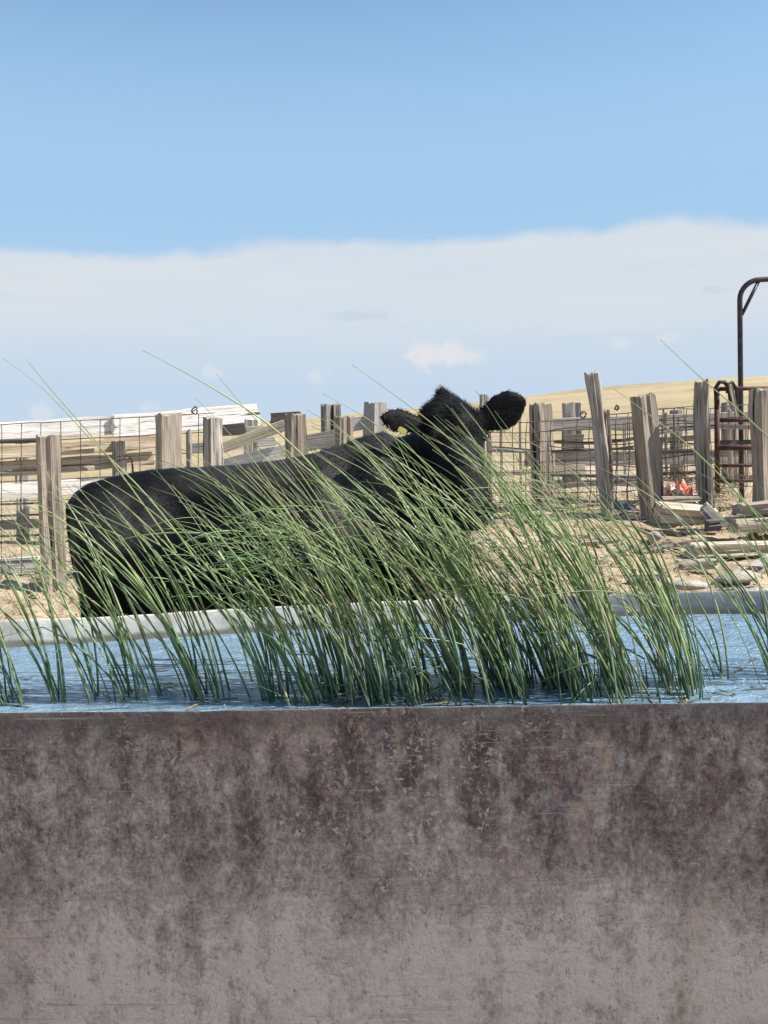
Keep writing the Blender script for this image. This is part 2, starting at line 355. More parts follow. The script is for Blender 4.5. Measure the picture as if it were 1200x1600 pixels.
# ------------------------------------------------------------------ ground sheet
def sst(a, b, x):
    t = max(0., min(1., (x-a)/(b-a))); return t*t*(3-2*t)
def lerp_tab(tab, x):
    if x <= tab[0][0]: return tab[0][1]
    for (a, b), (c, d) in zip(tab, tab[1:]):
        if x <= c: return b+(d-b)*(x-a)/(c-a)
    return tab[-1][1]
FAR_LINE = [(-3.3, 3.25), (-2.4, 3.56), (-1.52, 3.81), (-.49, 4.06), (.5, 4.23), (1.3, 4.31), (1.73, 4.30), (2.4, 4.16), (3.2, 3.85)]
def farY(x): return lerp_tab(FAR_LINE, x)
ZL = [(3.8, .12), (4.8, .18), (6, .42), (7.2, .55), (9.5, .56), (16, .5), (40, .2)]
ZR = [(4.3, .70), (5.2, .755), (6, .84), (7, .925), (8, 1.0), (10, 1.05), (16, 1.1), (40, 1.4)]
RIDGE = [(-180, .2), (-60, .25), (-22, .45), (-5, 1.0), (8.3, 2.18), (14, 2.6), (21.8, 2.98), (40, 3.4), (70, 1.8), (110, .5), (180, .2)]
def ground_z(x, y):
    r = sqrt(x*x+y*y)
    near = -.22
    if y > 2.6:
        w = sst(-.8, 1.2, x); g = lerp_tab(ZL, y)*(1-w)+lerp_tab(ZR, y)*w
        edge = farY(max(-3.3, min(3.2, x)))
        near = g*sst(2.8, max(3.3, edge-.1), y) if -3.6 < x < 3.5 else g*sst(2.5, 4.5, y)
        if y < edge+.05 and -3.4 < x < 3.3: near = min(near, .60)
    amp = .03+.012*min(1, max(0, (y-5)/2))
    if 4 < y < 9: near -= .035*max(0, noise.noise(Vector((x*6, y*6, 14)))-.25)*2.2
    near += noise.noise(Vector((x*1.1, y*1.1, 3)))*.05*min(1, r/6) + fbm(Vector((x*4, y*4, 9)), 4)*amp*(1 if y > 4 or y < 2.2 else .2)
    if r < 14: return near
    az = math.degrees(atan2(x, y)); e = lerp_tab(RIDGE, az)
    top = 1.61 + math.tan(R(e))*190
    if r < 190: f = ((r-14)/176); far = .8+(top-.8)*(f**1.35)
    else: far = top - (r-190)*.02
    far += fbm(Vector((x*.03, y*.03, 1)), 4)*min(1.0, r/120)*.45 + noise.noise(Vector((x*.6, y*.6, 2)))*min(.14, r*.001)
    k = sst(14, 40, r); return near*(1-k)+far*k
angs = list(np.arange(-34, 34.01, .36)) + list(np.arange(40, 321, 8.))
rad = list(np.geomspace(.4, 3.9, 26)) + list(np.arange(4.0, 10.2, .085)) + list(np.geomspace(10.4, 185, 44)) + [187, 189, 190, 191, 193, 198, 215, 260, 400, 800, 1800, 4500]
v = []; f = []; na = len(angs)
for r_ in rad:
    for a in angs:
        x, y = r_*sin(R(a)), r_*cos(R(a)); v.append((x, y, ground_z(x, y)))
for i in range(len(rad)-1):
    for j in range(na):
        j2 = (j+1) % na; f.append((i*na+j, (i+1)*na+j, (i+1)*na+j2, i*na+j2))
c0 = len(v); v.append((0, 0, ground_z(0, 0)))
for j in range(na): f.append((c0, j, (j+1) % na))
setp(link('ground', pydata('ground', v, f), None, M_GROUND), kind='structure')

# ------------------------------------------------------------------ stock tank
RIM, WATER = .885, .78
far = [(x, lerp_tab(FAR_LINE, x)) for x in np.linspace(3.2, -3.3, 90)]
out = [(x, 2.515+.004*sin(x*3)) for x in np.linspace(-2.9, 2.9, 90)]
ctrl = out + [(3.25, 2.66), (3.45, 2.95), (3.5, 3.35), (3.42, 3.7)] + far + [(-3.55, 3.1), (-3.6, 2.9), (-3.45, 2.66), (-3.2, 2.57)]
pts = [Vector((*p, 0)) for p in ctrl]
for _ in range(3):
    pts = [ (pts[i-1]+pts[i]*2+pts[(i+1) % len(pts)])/4 for i in range(len(pts))]
N = len(pts); nor = []
for i in range(N):
    t = (pts[(i+1) % N]-pts[i-1]).normalized(); nor.append(Vector((t.y, -t.x, 0)))   # outward for counter-clockwise order
T = .007
def rimz(i): return RIM + (.010 if pts[i].y > 3 else .004)*noise.noise(Vector((pts[i].x*1.3, pts[i].y*2, 7))) + .0028*noise.noise(Vector((pts[i].x*11, pts[i].y*9, 2))) - .010*max(0, noise.noise(Vector((pts[i].x*4.3, pts[i].y*2, 12)))-.35)
prof_out = [(-.4, 0), (0, 0), (.12, 0), (.24, 0), (.36, 0), (.48, 0), (.60, 0), (.72, 0), (.80, 0), (.85, 0)]
v = []; fo = []; fi = []
rows = len(prof_out)+1+7
for i in range(N):
    p, n = pts[i], nor[i]
    for z, _ in prof_out:
        b = (0 if p.y > 3 else .004)*noise.noise(Vector((p.x*1.6, p.y, z*2.4)))
        v.append(p+n*(T*.5+b)+Vector((0, 0, z)))
    rz = rimz(i)
    v.append(p+n*T*.55+Vector((0, 0, rz-.0035)))
    v.append(p+n*T*.30+Vector((0, 0, rz)))
    v.append(p-n*T*.35+Vector((0, 0, rz-.001)))
    # inside: a rolled lip, then the side down under the water
    ir = .0012+.001*noise.noise(Vector((p.x*5, p.y*3, 4)))
    dn = 0 if p.y < 3 else abs(.010*noise.noise(Vector((p.x*2.1, p.y, 5)))+.004*noise.noise(Vector((p.x*7, p.y, 8))))
    v.append(p-n*(T*.5+dn*.3)+Vector((0, 0, rz-.006)))
    v.append(p-n*(T*.5+dn*.7)+Vector((0, 0, rz-.035)))
    v.append(p-n*(T*.5+dn)+Vector((0, 0, rz-.065)))
    v.append(p-n*T*.5+Vector((0, 0, .79)))
    v.append(p-n*T*.5+Vector((0, 0, .2)))
rows = len(v)//N; nout = len(prof_out)+1
f = []; mi = []
for i in range(N):
    i2 = (i+1) % N
    for k in range(rows-1):
        f.append((i*rows+k, i2*rows+k, i2*rows+k+1, i*rows+k+1)); mi.append(0 if k < nout else 1)
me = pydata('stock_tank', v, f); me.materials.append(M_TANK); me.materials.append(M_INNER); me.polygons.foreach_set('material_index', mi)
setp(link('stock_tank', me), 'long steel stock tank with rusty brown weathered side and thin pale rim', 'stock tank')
g = Geo(); g.add([tuple(pts[i]-nor[i]*T*.45+Vector((0, 0, WATER))) for i in range(N)], [tuple(range(N))])
setp(link('water', g.mesh('water', False), None, M_WATER), kind='structure')

# ------------------------------------------------------------------ corral: near fence on the left
def post(name, parent, xl, xr, yt, xl2, xr2, yb, Y, mat=W_TIE, rot=24, wfac=1.27, asp=1.0, sink=.25, label=None, **kw):
    A = P((xl2+xr2)/2, yb, Y); B = P((xl+xr)/2, yt, Y); D = (B-A).normalized(); A = A - D*sink
    w = pw((xr-xl+xr2-xl2)/2, Y)/wfac
    rp = random.Random(int(xl*7+yt))
    kw.setdefault('step', .03); kw.setdefault('groove', rp.uniform(.007, .014)); kw.setdefault('rough', rp.uniform(.006, .011)); kw.setdefault('bow', .014); kw.setdefault('twist', rp.uniform(-.22, .22)); kw.setdefault('taper', rp.uniform(0, .08)); kw.setdefault('endrag', rp.uniform(.006, .022)); kw.setdefault('roundness', rp.uniform(.2, .55))
    return member(name, A, B, w, w*asp, mat, parent, R(rot), label, **kw)
def plank(name, parent, x1, y1, x2, y2, hpx, Y, Y2=None, mat=W_GREY, th=.035, label=None, roll=0, **kw):
    Y2 = Y2 or Y
    kw.setdefault('npx', 4); kw.setdefault('step', .12); kw.setdefault('rough', .004); kw.setdefault('groove', .003); kw.setdefault('roundness', .12)
    return member(name, P(x1, y1, Y), P(x2, y2, Y2), pw(hpx, (Y+Y2)/2), th, mat, parent, roll, label, **kw)
def wires(name, parent, lines, r, mat=M_WIRE, label=None, n=4):
    g = Geo(); o = parent.location
    for l in lines: g.tube([p-o for p in l], r, n)
    ob = link(name, g.mesh(name), parent, mat); ob['kind'] = 'stuff'
    if label: ob['label'] = label
    return ob
def mesh_panel(x0, x1, yt0, yt1, yb0, yb1, Y, dx, nrow, wob=1.5, seed=1, skip=.0, Y2=None, power=1.0):
    rnd = random.Random(seed); Ls = []; Y2 = Y2 or Y
    xs = np.arange(x0, x1+.1, dx)
    def at(x, t):
        s = (x-x0)/(x1-x0); yt = yt0+(yt1-yt0)*s; yb = yb0+(yb1-yb0)*s
        wx = noise.noise(Vector((x*.02, t*3, seed)))*wob*2; wy = noise.noise(Vector((x*.015, t*2, seed+9)))*wob*2.2
        return P(x+wx, yt+(yb-yt)*t+wy, Y+(Y2-Y)*s + .02*noise.noise(Vector((x*.03, t*4, seed+3))))
    for x in xs: Ls.append([at(x, t) for t in np.linspace(0, 1, 9)])
    for k in range(nrow+1):
        t = (k/nrow)**power
        if rnd.random() < skip and k > 0: continue
        Ls.append([at(x, t) for x in np.linspace(x0, x1, max(6, int((x1-x0)/18)))])
    return Ls

F1 = empty('corral_fence', P(200, 880, 7.2), 'weathered railway-tie corral fence with wire panel rising behind the rump and back of the cow', 'fence')
post('post', F1, 50, 98, 680, 64, 110, 908, 7.0, rot=20)
post('post', F1, 240, 285, 646, 249, 293, 890, 7.2, rot=22, endrag=.02)
post('post', F1, 313, 350, 652, 318, 352, 880, 7.25, rot=35, mat=W_LOG, groove=.014, roundness=.6, taper=.12, label='split grey log post')
post('post', F1, 443, 481, 646, 444, 482, 860, 7.7, rot=24)
post('post', F1, 498, 535, 631, 500, 537, 830, 8.6, rot=28, mat=W_GREY)
post('post', F1, 522, 553, 650, 523, 554, 840, 7.9, rot=20)
post('post', F1, 569, 606, 628, 570, 607, 820, 8.1, rot=38, mat=W_GREY)
plank('board', F1, 296, 860, 295, 672, 16, 7.36, th=.03, mat=W_GREY, roll=pi/2)
plank('board', F1, 424, 655, 470, 652, 18, 8.0, th=.1, mat=W_DARK, label='dark cap board')
plank('board', F1, 340, 702, 446, 664, 18, 7.85, mat=W_PALE)
plank('board', F1, 338, 730, 470, 698, 20, 7.9, mat=W_WHITE)
plank('board', F1, 478, 692, 528, 684, 26, 8.05, mat=W_GREY)
plank('board', F1, 548, 664, 572, 660, 20, 8.2, mat=W_WHITE)
plank('board', F1, 470, 720, 640, 705, 20, 8.2, mat=W_GREY)
plank('board', F1, -60, 692, 58, 688, 8, 7.12, mat=W_DARK, th=.03)
plank('board', F1, -90, 890, 62, 881, 25, 7.6, mat=W_WHITE)
wires('wire_panel', F1, mesh_panel(-90, 336, 669, 645, 915, 905, 7.42, 30.8, 8, .8, 3, power=1.05), .0034, M_WIRE)
rods = [[P(-90, y+6, 7.08), P(-10, y+2.5, 7.08), P(62, y, 7.08)] for y in (734, 786, 804, 836, 876)]
for rd in rods:
    g = Geo(); g.tube([p-F1.location for p in rd], .0085, 6); link('rod', g.mesh('rod'), F1, M_GALV)
g = Geo(); g.tube([p-F1.location for p in (P(97, 728, 7.15), P(150, 725, 7.15), P(205, 716, 7.15), P(207, 728, 7.15), P(208, 745, 7.15))], .008, 6)
link('rod', g.mesh('rod'), F1, M_WIRE)
def knot(parent, c, r, seed):
    rnd = random.Random(seed); g = Geo(); p = Vector(c)-parent.location
    for _ in range(5):
        ax = Vector((rnd.gauss(0, 1), rnd.gauss(0, 1), rnd.gauss(0, 1))).normalized(); a0 = rnd.uniform(0, 6); b = ax.orthogonal().normalized(); d = ax.cross(b)
        g.tube([p+(b*cos(a0+k*.5)+d*sin(a0+k*.5))*r*rnd.uniform(.6, 1.1) for k in range(9)], .004, 4)
    return link('wire_knot', g.mesh('wire_knot'), parent, M_WIRE)
knot(F1, P(304, 641, 7.42), .03, 1); knot(F1, P(195, 711, 7.15), .02, 2)

# white plank fence, farther back on the left
F2 = empty('plank_fence', P(150, 850, 9.6), 'bleached white plank fence in the left background above the wire panel', 'fence')
plank('board', F2, -220, 694, 186, 664, 30, 8.7, 9.75, mat=W_WHITE, th=.05, rough=.012, bow=.02, endrag=.03)
plank('board', F2, 176, 668, 402, 647, 34, 9.66, 10.3, mat=W_WHITE, th=.05, rough=.012, bow=.02, endrag=.03)
plank('board', F2, -220, 716, 246, 690, 21, 8.95, 10.1, mat=W_PALE, th=.04, rough=.01, bow=.02)
plank('board', F2, -220, 746, 240, 716, 23, 9.0, 10.15, mat=W_PALE, th=.04, rough=.01, bow=.02)
plank('board', F2, 300, 700, 432, 690, 14, 10.2, mat=W_WHITE, th=.04)
plank('board', F2, -220, 780, 190, 757, 26, 8.9, 9.9, mat=W_WHITE, th=.05, rough=.01)
plank('board', F2, 330, 676, 440, 671, 13, 9.75, mat=W_PALE, th=.05)
plank('board', F2, 346, 672, 384, 669, 17, 9.55, mat=W_DARK, th=.06, label='dark piece standing in for the shaded gap between boards')  # dark piece put where the gap between the boards lies in shade
for (x, yt) in ((35, 690), (186, 688), (392, 655)):
    post('post', F2, x-13, x+13, yt, x-12, x+14, 845, 9.9, mat=W_GREY, rot=15)
plank('board', F2, -220, 830, 60, 818, 15, 9.8, mat=W_GREY, th=.04)

# ------------------------------------------------------------------ corral: near fence on the right
F3 = empty('corral_fence', P(960, 800, 7.6), 'crooked grey corral fence of ties, logs and sagging wire right of the cow head', 'fence')
post('post', F3, 754, 767, 668, 756, 769, 800, 8.2, mat=W_PALE, rot=10, label='thin pale stake')
post('post', F3, 826, 863, 631, 828, 866, 800, 8.0, rot=20, endrag=.02)
post('post', F3, 911, 938, 583, 938, 964, 810, 7.5, mat=W_LOG, rot=20, wfac=1.22, roundness=1.0, groove=.016, rough=.012, bow=.03, endrag=.035, npx=8, label='tall leaning silver log post')
post('post', F3, 942, 953, 642, 945, 960, 806, 7.56, mat=W_TIE, rot=30, groove=.01)
post('post', F3, 984, 1024, 618, 1002, 1038, 802, 7.3, rot=24, endrag=.02, groove=.012)
post('post', F3, 1082, 1110, 598, 1092, 1120, 775, 7.2, mat=W_LOG, rot=10, wfac=1.05, roundness=1.0, twist=1.1, groove=.022, rough=.014, endrag=.04, npx=8, label='twisted split silver log post')
post('post', F3, 1172, 1213, 606, 1176, 1216, 795, 6.9, rot=26, endrag=.02)
post('post', F3, 1290, 1330, 612, 1292, 1332, 800, 6.9, rot=24)
plank('board', F3, 822, 815, 1014, 812, 12, 7.35, mat=W_PALE, th=.14, label='low sill board under the wire')
plank('rail', F3, 862, 706, 990, 700, 5, 7.75, mat=W_DARK, th=.03)
plank('rail', F3, 1028, 706, 1094, 704, 6, 7.5, mat=W_DARK, th=.03)
plank('rail', F3, 860, 742, 1000, 745, 6, 7.8, mat=W_GREY, th=.03)
Ls = mesh_panel(762, 990, 662, 652, 800, 800, 7.82, 20, 9, 2.6, 11, .15) + mesh_panel(930, 1090, 650, 634, 790, 770, 7.5, 17.5, 9, 2.6, 5, .1) + mesh_panel(1016, 1180, 640, 634, 770, 760, 7.95, 19, 7, 2.2, 8, .2)
wires('wire_mesh', F3, Ls, .0038)
bw = [[P(x, 697+6*sin((x-860)/40), 7.62) for x in range(858, 1090, 12)], [P(x, 672-8*((x-870)/220)+4*sin(x/25), 7.62) for x in range(858, 1090, 12)], [P(x, 728+3*sin(x/31), 7.62) for x in range(930, 1090, 12)]]
wires('wire_strand', F3, bw, .0045)
knot(F3, P(964, 637, 7.5), .022, 5); knot(F3, P(911, 648, 7.82), .03, 6)

# grey board fence across the pen
F4 = empty('board_fence', P(980, 770, 10.6), 'low grey board fence farther across the pen, seen through the right-hand wire', 'fence')
for (x0, x1, yt) in ((748, 763, 617), (878, 907, 629), (1048, 1066, 640), (1128, 1152, 628)):
    post('post', F4, x0, x1, yt, x0+1, x1+1, 775, 10.6, mat=W_GREY, rot=12, wfac=1.15)
plank('board', F4, 862, 664, 1300, 648, 20, 10.4, mat=W_GREY, th=.05)
plank('board', F4, 820, 718, 1300, 712, 22, 10.45, mat=W_GREY, th=.05)
plank('board', F4, 840, 760, 1300, 750, 18, 10.5, mat=W_GREY, th=.05)
plank('board', F4, 880, 692, 912, 691, 26, 10.35, mat=W_DARK, th=.04, label='short dark board')

for (x, yt, yb, w) in ((975, 660, 780, 8), (1040, 645, 770, 7), (1060, 652, 770, 6), (1140, 640, 760, 14), (1165, 648, 760, 9), (812, 650, 770, 8), (783, 662, 775, 6)):
    plank('picket', F4, x+2, yb, x, yt, w, 10.3, mat=W_PALE if w > 8 else W_GREY, th=.02, roll=pi/2)
plank('board', F4, 866, 735, 915, 733, 15, 10.35, mat=W_PALE, th=.04)
plank('board', F4, 1000, 690, 1090, 684, 9, 10.3, mat=W_DARK, th=.04)
for (x0, y0, x1, y1, h_, Y_, m_) in ((858, 690, 1000, 684, 5, 8.1, W_DARK), (1030, 676, 1180, 668, 7, 8.2, W_GREY), (858, 762, 1000, 757, 8, 8.2, W_GREY), (1028, 741, 1110, 738, 6, 7.7, W_DARK), (760, 700, 836, 706, 7, 8.4, W_GREY), (764, 742, 836, 736, 8, 8.5, W_PALE), (860, 780, 1004, 786, 9, 8.0, W_GREY)):
    plank('rail', F3, x0, y0, x1, y1, h_, Y_, mat=m_, th=.04, bow=.03)
# rusty pipe gate
G = empty('pipe_gate', P(1145, 770, 7.6), 'rusty tubular gate tied between the twisted log and the right-edge tie', 'gate')
def pipe(name, parent, pl, r, mat, n=10):
    g = Geo(); g.tube([p-parent.location for p in pl], r, n); return link(name, g.mesh(name), parent, mat)
pipe('gate_upright', G, [P(1121, 770, 7.6), P(1120, 606, 7.6)], .021, M_RUST)
for y, r_ in ((608, .017), (657, .017), (700, .022), (728, .014), (752, .014)):
    pipe('gate_rail', G, [P(1121, y, 7.6), P(1215, y-2, 7.6)], r_, M_RUST)
pipe('gate_upright', G, [P(1230, 770, 7.6), P(1230, 604, 7.6)], .021, M_RUST)
pipe('strap', G, [P(1120, 640, 7.55), P(1118, 606, 7.55), P(1124, 597, 7.53), P(1132, 597, 7.55), P(1139, 606, 7.62), P(1142, 630, 7.66)], .016, M_RUBBER)
pipe('strap', G, [P(1136, 614, 7.5), P(1138, 600, 7.52), P(1144, 597, 7.53), P(1150, 606, 7.6), P(1152, 632, 7.66)], .012, M_RUBBER)
plank('gate_board', G, 1141, 602, 1152, 650, 7, 7.52, mat=W_TIE, th=.02)
plank('gate_board', G, 1118, 692, 1212, 690, 8, 7.66, mat=W_DARK, th=.03)

# pipe archway
A_ = empty('pipe_archway', P(1158, 790, 8.4), 'tall dark steel pipe arch with a corner brace rising above the gate', 'archway')
arc = [P(1159, 800, 8.4), P(1157.5, 640, 8.4), P(1156, 480, 8.4)]
for k in range(9):
    a = pi/2*k/8; arc.append(P(1156+32*(1-cos(a)), 468-31*sin(a), 8.4))
arc += [P(1260, 433, 8.4), P(1500, 430, 8.4)]
for k in range(1, 7):
    a = pi/2*k/6; arc.append(P(1500+32*sin(a), 430+32*(1-cos(a)), 8.4))
arc += [P(1533, 640, 8.4), P(1534, 820, 8.4)]
pipe('pipe_frame', A_, arc, .0225, M_PIPE, 12)
pipe('brace', A_, [P(1159, 492, 8.4), P(1171, 468, 8.4), P(1185, 440, 8.4)], .015, M_PIPE)
pipe('brace', A_, [P(1530, 492, 8.4), P(1504, 437, 8.4)], .015, M_PIPE)

# ------------------------------------------------------------------ timber and rubble on the bank
def lone(name, label, cat, x1, y1, x2, y2, hpx, Y, dpt, mat, group=None, Y2=None, **kw):
    kw.setdefault('npx', 6); kw.setdefault('step', .05)
    A = P(x1, y1, Y); B = P(x2, y2, Y2 or Y)
    return setp(member(name, A, B, pw(hpx, Y), dpt, mat, None, **kw), label, cat, group)
lone('timber_block', 'sawn pale timber block lying below the orange scrap', 'timber', 1030, 800, 1116, 806, 25, 6.7, .22, W_PALE, rough=.018, roundness=.45, groove=.016, endrag=.03, roll=.18)
lone('broken_board', 'flat grey board propped against the end of the pale timber block', 'board', 1098, 792, 1128, 822, 20, 6.6, .05, W_GREY, rough=.01)
lone('timber_beam', 'upper squared beam of the stack at the right edge', 'timber', 1150, 797, 1330, 787, 17, 6.4, .2, W_TIE, rough=.016, roundness=.5, groove=.014, endrag=.03, bow=.02)
lone('timber_beam', 'lower squared beam of the stack at the right edge', 'timber', 1142, 820, 1330, 811, 21, 6.35, .24, W_PALE, rough=.016, roundness=.5, groove=.014, endrag=.03, bow=.02)
lone('dark_stub', 'small dark charred wood stub in front of the grey board', 'wood', 1103, 822, 1122, 820, 17, 6.4, .1, W_DARK, rough=.01)
lone('split_log', 'thick split pale log with a broken end on the bank', 'log', 1076, 860, 1330, 852, 22, 5.9, .16, W_PALE, roundness=.9, rough=.012, groove=.014, endrag=.04)
lone('thin_pole', 'thin straw-coloured pole lying in front of the split log', 'pole', 1090, 886, 1330, 880, 7, 5.7, .03, W_PALE, roundness=1.0, npx=3)
lone('bark_slab', 'flat bark slab half sunk in the dirt above the tank rim', 'wood', 1010, 884, 1100, 877, 13, 5.9, .2, W_TIE, rough=.015)

def rock_mesh(name, s, seed, n=3):
    bm = bmesh.new(); bmesh.ops.create_icosphere(bm, subdivisions=n, radius=1)
    sd = Vector((seed*1.7, seed*.9, seed*2.3))
    for q in bm.verts:
        d = q.co.normalized(); k = 1+.28*noise.noise(d*1.3+sd)+.12*noise.noise(d*3.1+sd)
        k = min(k, 1.06+.1*noise.noise(d*.9-sd)); q.co = Vector((d.x*k*s[0], d.y*k*s[1], d.z*k*s[2]))
    me = bpy.data.meshes.new(name); bm.to_mesh(me); bm.free()
    me.polygons.foreach_set('use_smooth', [True]*len(me.polygons)); return me
mr, t, bs = newmat('pale dusty stone'); vv = nd(t, 'ShaderNodeTexCoord').outputs['Object']
nn = noisen(t, vv, 14, 7, .65); t.links.new(ramp(t, nn, [(.35, (.26, .22, .18)), (.65, (.50, .45, .38))]), bs.inputs['Base Color']); bs.inputs['Roughness'].default_value = .9; bumpn(t, bs, nn, .8, .03)
M_STONE = mr
rk = random.Random(12)
for (px, py, Y, lab) in ((1040, 858, 6.2, 'broken plank piece just left of the split log end'), (1000, 868, 6.0, 'broken plank piece behind the sunken bark slab'), (960, 870, 5.9, 'broken plank piece left of the bark slab, among thin reeds'),
        (1120, 838, 6.1, 'broken plank piece between the beam stack and the split log'), (905, 850, 6.4, 'broken plank piece behind the right part of the reed bed'), (1180, 880, 5.6, 'broken plank piece beside the thin pole at the right edge'),
        (1060, 893, 5.6, 'broken plank piece in front of the bark slab'), (1130, 915, 5.0, 'broken plank piece lying between the flat stones by the tank'), (985, 905, 5.3, 'broken plank piece close to the tank rim, left of the stones'),
        (860, 838, 6.6, 'broken plank piece farthest left, half hidden by reed tips')):
    a = rk.uniform(-.9, .9); l = rk.uniform(.12, .30); q = P(px, py, Y); q.z = ground_z(q.x, q.y)+.018; e = q+Vector((cos(a)*l, sin(a)*l, rk.uniform(-.01, .04)))
    setp(member('broken_plank', q, e, rk.uniform(.03, .055), rk.uniform(.06, .1), rk.choice([W_PALE, W_TIE, W_GREY]), None, rk.uniform(-.3, .3), npx=4, rough=.010, endrag=.035, roundness=.4), lab, 'plank', 'broken plank pieces strewn on the bank')
for i, (px, py, hw, hh, Y, lab) in enumerate([(1074, 914, 34, 8, 5.05, 'flat pale stone on the tank rim edge at right'), (1150, 902, 40, 9, 5.3, 'long low stone behind the flat pale one'),
        (1022, 838, 16, 8, 6.4, 'small rounded stone under the pale timber block'), (940, 845, 20, 7, 6.5, 'brown clod of earth below the sill board'), (985, 832, 15, 8, 6.7, 'small clod beside the sill board end'),
        (1180, 925, 40, 9, 4.9, 'low stone pressed against the tank at the right edge'), (885, 880, 22, 8, 6.0, 'half buried stone among the reed tops')]):
    o = link('stone', rock_mesh('stone', (pw(hw, Y), pw(hw, Y)*.7, pw(hh, Y)), i+3), None, M_STONE); o.location = P(px, py, Y); o.rotation_euler = (0, 0, i*.7)
    setp(o, lab, 'stone')

# orange and white scrap
mo, t, bs = newmat('orange and white plastic'); vv = nd(t, 'ShaderNodeTexCoord').outputs['Object']
cc = ramp(t, noisen(t, vv, 16, 3, .5, .6), [(.42, (.62, .14, .07)), (.50, (.72, .30, .20)), (.58, (.82, .72, .66))]); t.links.new(cc, bs.inputs['Base Color']); bs.inputs['Roughness'].default_value = .5
nx, ny = 34, 20; v = []; f = []
for j in range(ny):
    for i in range(nx):
        x = (i/(nx-1)-.5)*pw(52, 7.35); y = (j/(ny-1)-.5)*.30
        edge = min(1, 4*min(i, nx-1-i)/nx)*min(1, 4*min(j, ny-1-j)/ny)
        z = edge*(.075+.09*noise.noise(Vector((x*16, y*14, 4)))+.05*noise.noise(Vector((x*38, y*36, 1))))
        v.append((x+.02*noise.noise(Vector((x*20, y*20, 8))), y, z))
for j in range(ny-1):
    for i in range(nx-1):
        a = j*nx+i; f.append((a, a+1, a+nx+1, a+nx))
o = link('plastic_scrap', pydata('plastic_scrap', v, f), None, mo); o.location = P(1060, 776, 7.35); o.rotation_euler = (R(32), 0, .1)
sm = o.modifiers.new('thick', 'SOLIDIFY'); sm.thickness = .006
setp(o, 'crumpled orange and white plastic scrap heaped between tie post and twisted log', 'scrap')
lone('rusty_board', 'narrow reddish board lying under the orange scrap', 'board', 1034, 781, 1090, 779, 9, 7.2, .12, W_TIE)

mb, t, bs = newmat('dull blue grey tin'); bs.inputs['Roughness'].default_value = .45; bs.inputs['Metallic'].default_value = .6; vv = nd(t, 'ShaderNodeTexCoord').outputs['Object']
t.links.new(ramp(t, noisen(t, vv, 12, 5), [(.4, (.10, .12, .15)), (.6, (.34, .38, .44))]), bs.inputs['Base Color'])
v = [((i/11-.5)*.26, (j/7-.5)*.3, .03*noise.noise(Vector((i*.7, j*.8, 3)))+.012*sin(i*1.6)) for j in range(8) for i in range(12)]
o = link('tin_sheet', pydata('tin_sheet', v, [(j*12+i, j*12+i+1, j*12+i+13, j*12+i+12) for j in range(7) for i in range(11)]), None, mb); o.location = P(978, 801, 7.62); o.rotation_euler = (R(28), 0, .2)
o.modifiers.new('thick', 'SOLIDIFY').thickness = .003
setp(o, 'crumpled blue-grey tin sheet behind the low sill board', 'tin sheet')
# dead weeds caught in the wire by the gate
g = Geo(); rw = random.Random(9)
for (cx, cy, n, sp) in ((1118, 768, 90, 14), (1145, 752, 70, 16), (1062, 742, 50, 12), (1000, 770, 40, 14), (880, 770, 60, 18), (800, 780, 60, 22)):
    for _ in range(n):
        p = P(cx+rw.gauss(0, sp), cy+rw.gauss(0, sp*.6)+8, rw.uniform(7.35, 7.7)); d = Vector((rw.gauss(-.3, .6), rw.gauss(0, .5), rw.uniform(0, 1))).normalized(); l = rw.uniform(.05, .2); e = Vector((rw.gauss(0, .3), rw.gauss(0, .3), rw.gauss(0, .3)))
        g.tube([p, p+d*l*.5, p+(d+e)*l], [.002, .0018, .0008], 3, False)
setp(link('dead_weeds', g.mesh('dead_weeds'), None, plant_mat('dead weed brown', [(0, (.06, .045, .03)), (.6, (.16, .12, .075)), (1, (.30, .24, .15))], .1, .8)), kind='stuff')

# straw litter and clods on the bank
rnd = random.Random(4); g = Geo()
for i in range(5200):
    Y = rnd.uniform(4.4, 8.4); x = rnd.uniform(-.47, .47)*Y
    if Y < farY(x)+.12: continue
    dens = .35+.65*noise.noise(Vector((x*1.5, Y*1.5, 2)))
    if x < -.3: dens -= .15
    if rnd.random() > dens+.25: continue
    z = ground_z(x, Y)+.004; a = rnd.uniform(0, pi); l = rnd.uniform(.04, .16); up = rnd.uniform(-.1, .35)*l; dx, dy = cos(a)*l, sin(a)*l
    g.tube([(x, Y, z), (x+dx*.5, Y+dy*.5, z+up*.8+.006), (x+dx, Y+dy, z+up)], [.0022, .002, .001], 3, False)
setp(link('straw_litter', g.mesh('straw_litter'), None, M_STRAW), kind='stuff')
g = Geo()
for i in range(1100):
    Y = rnd.uniform(4.3, 8.2); x = rnd.uniform(-.45, .45)*Y
    if Y < farY(x)+.1: continue
    s = rnd.uniform(.006, .03)*(1 if rnd.random() < .85 else 1.8); c = Vector((x, Y, ground_z(x, Y)))
    vs = [c+Vector((rnd.uniform(.6, 1.1)*s*cos(k*1.257), rnd.uniform(.6, 1.1)*s*sin(k*1.257), -.003)) for k in range(5)] + [c+Vector((rnd.uniform(.4, .7)*s*cos(k*1.257+.4), rnd.uniform(.4, .7)*s*sin(k*1.257+.4), s*rnd.uniform(.35, .7))) for k in range(5)]
    g.add(vs, [(k, (k+1) % 5, 5+(k+1) % 5, 5+k) for k in range(5)]+[(5, 6, 7, 8, 9)])
setp(link('dirt_clods', g.mesh('dirt_clods', False), None, M_GROUND), kind='stuff')
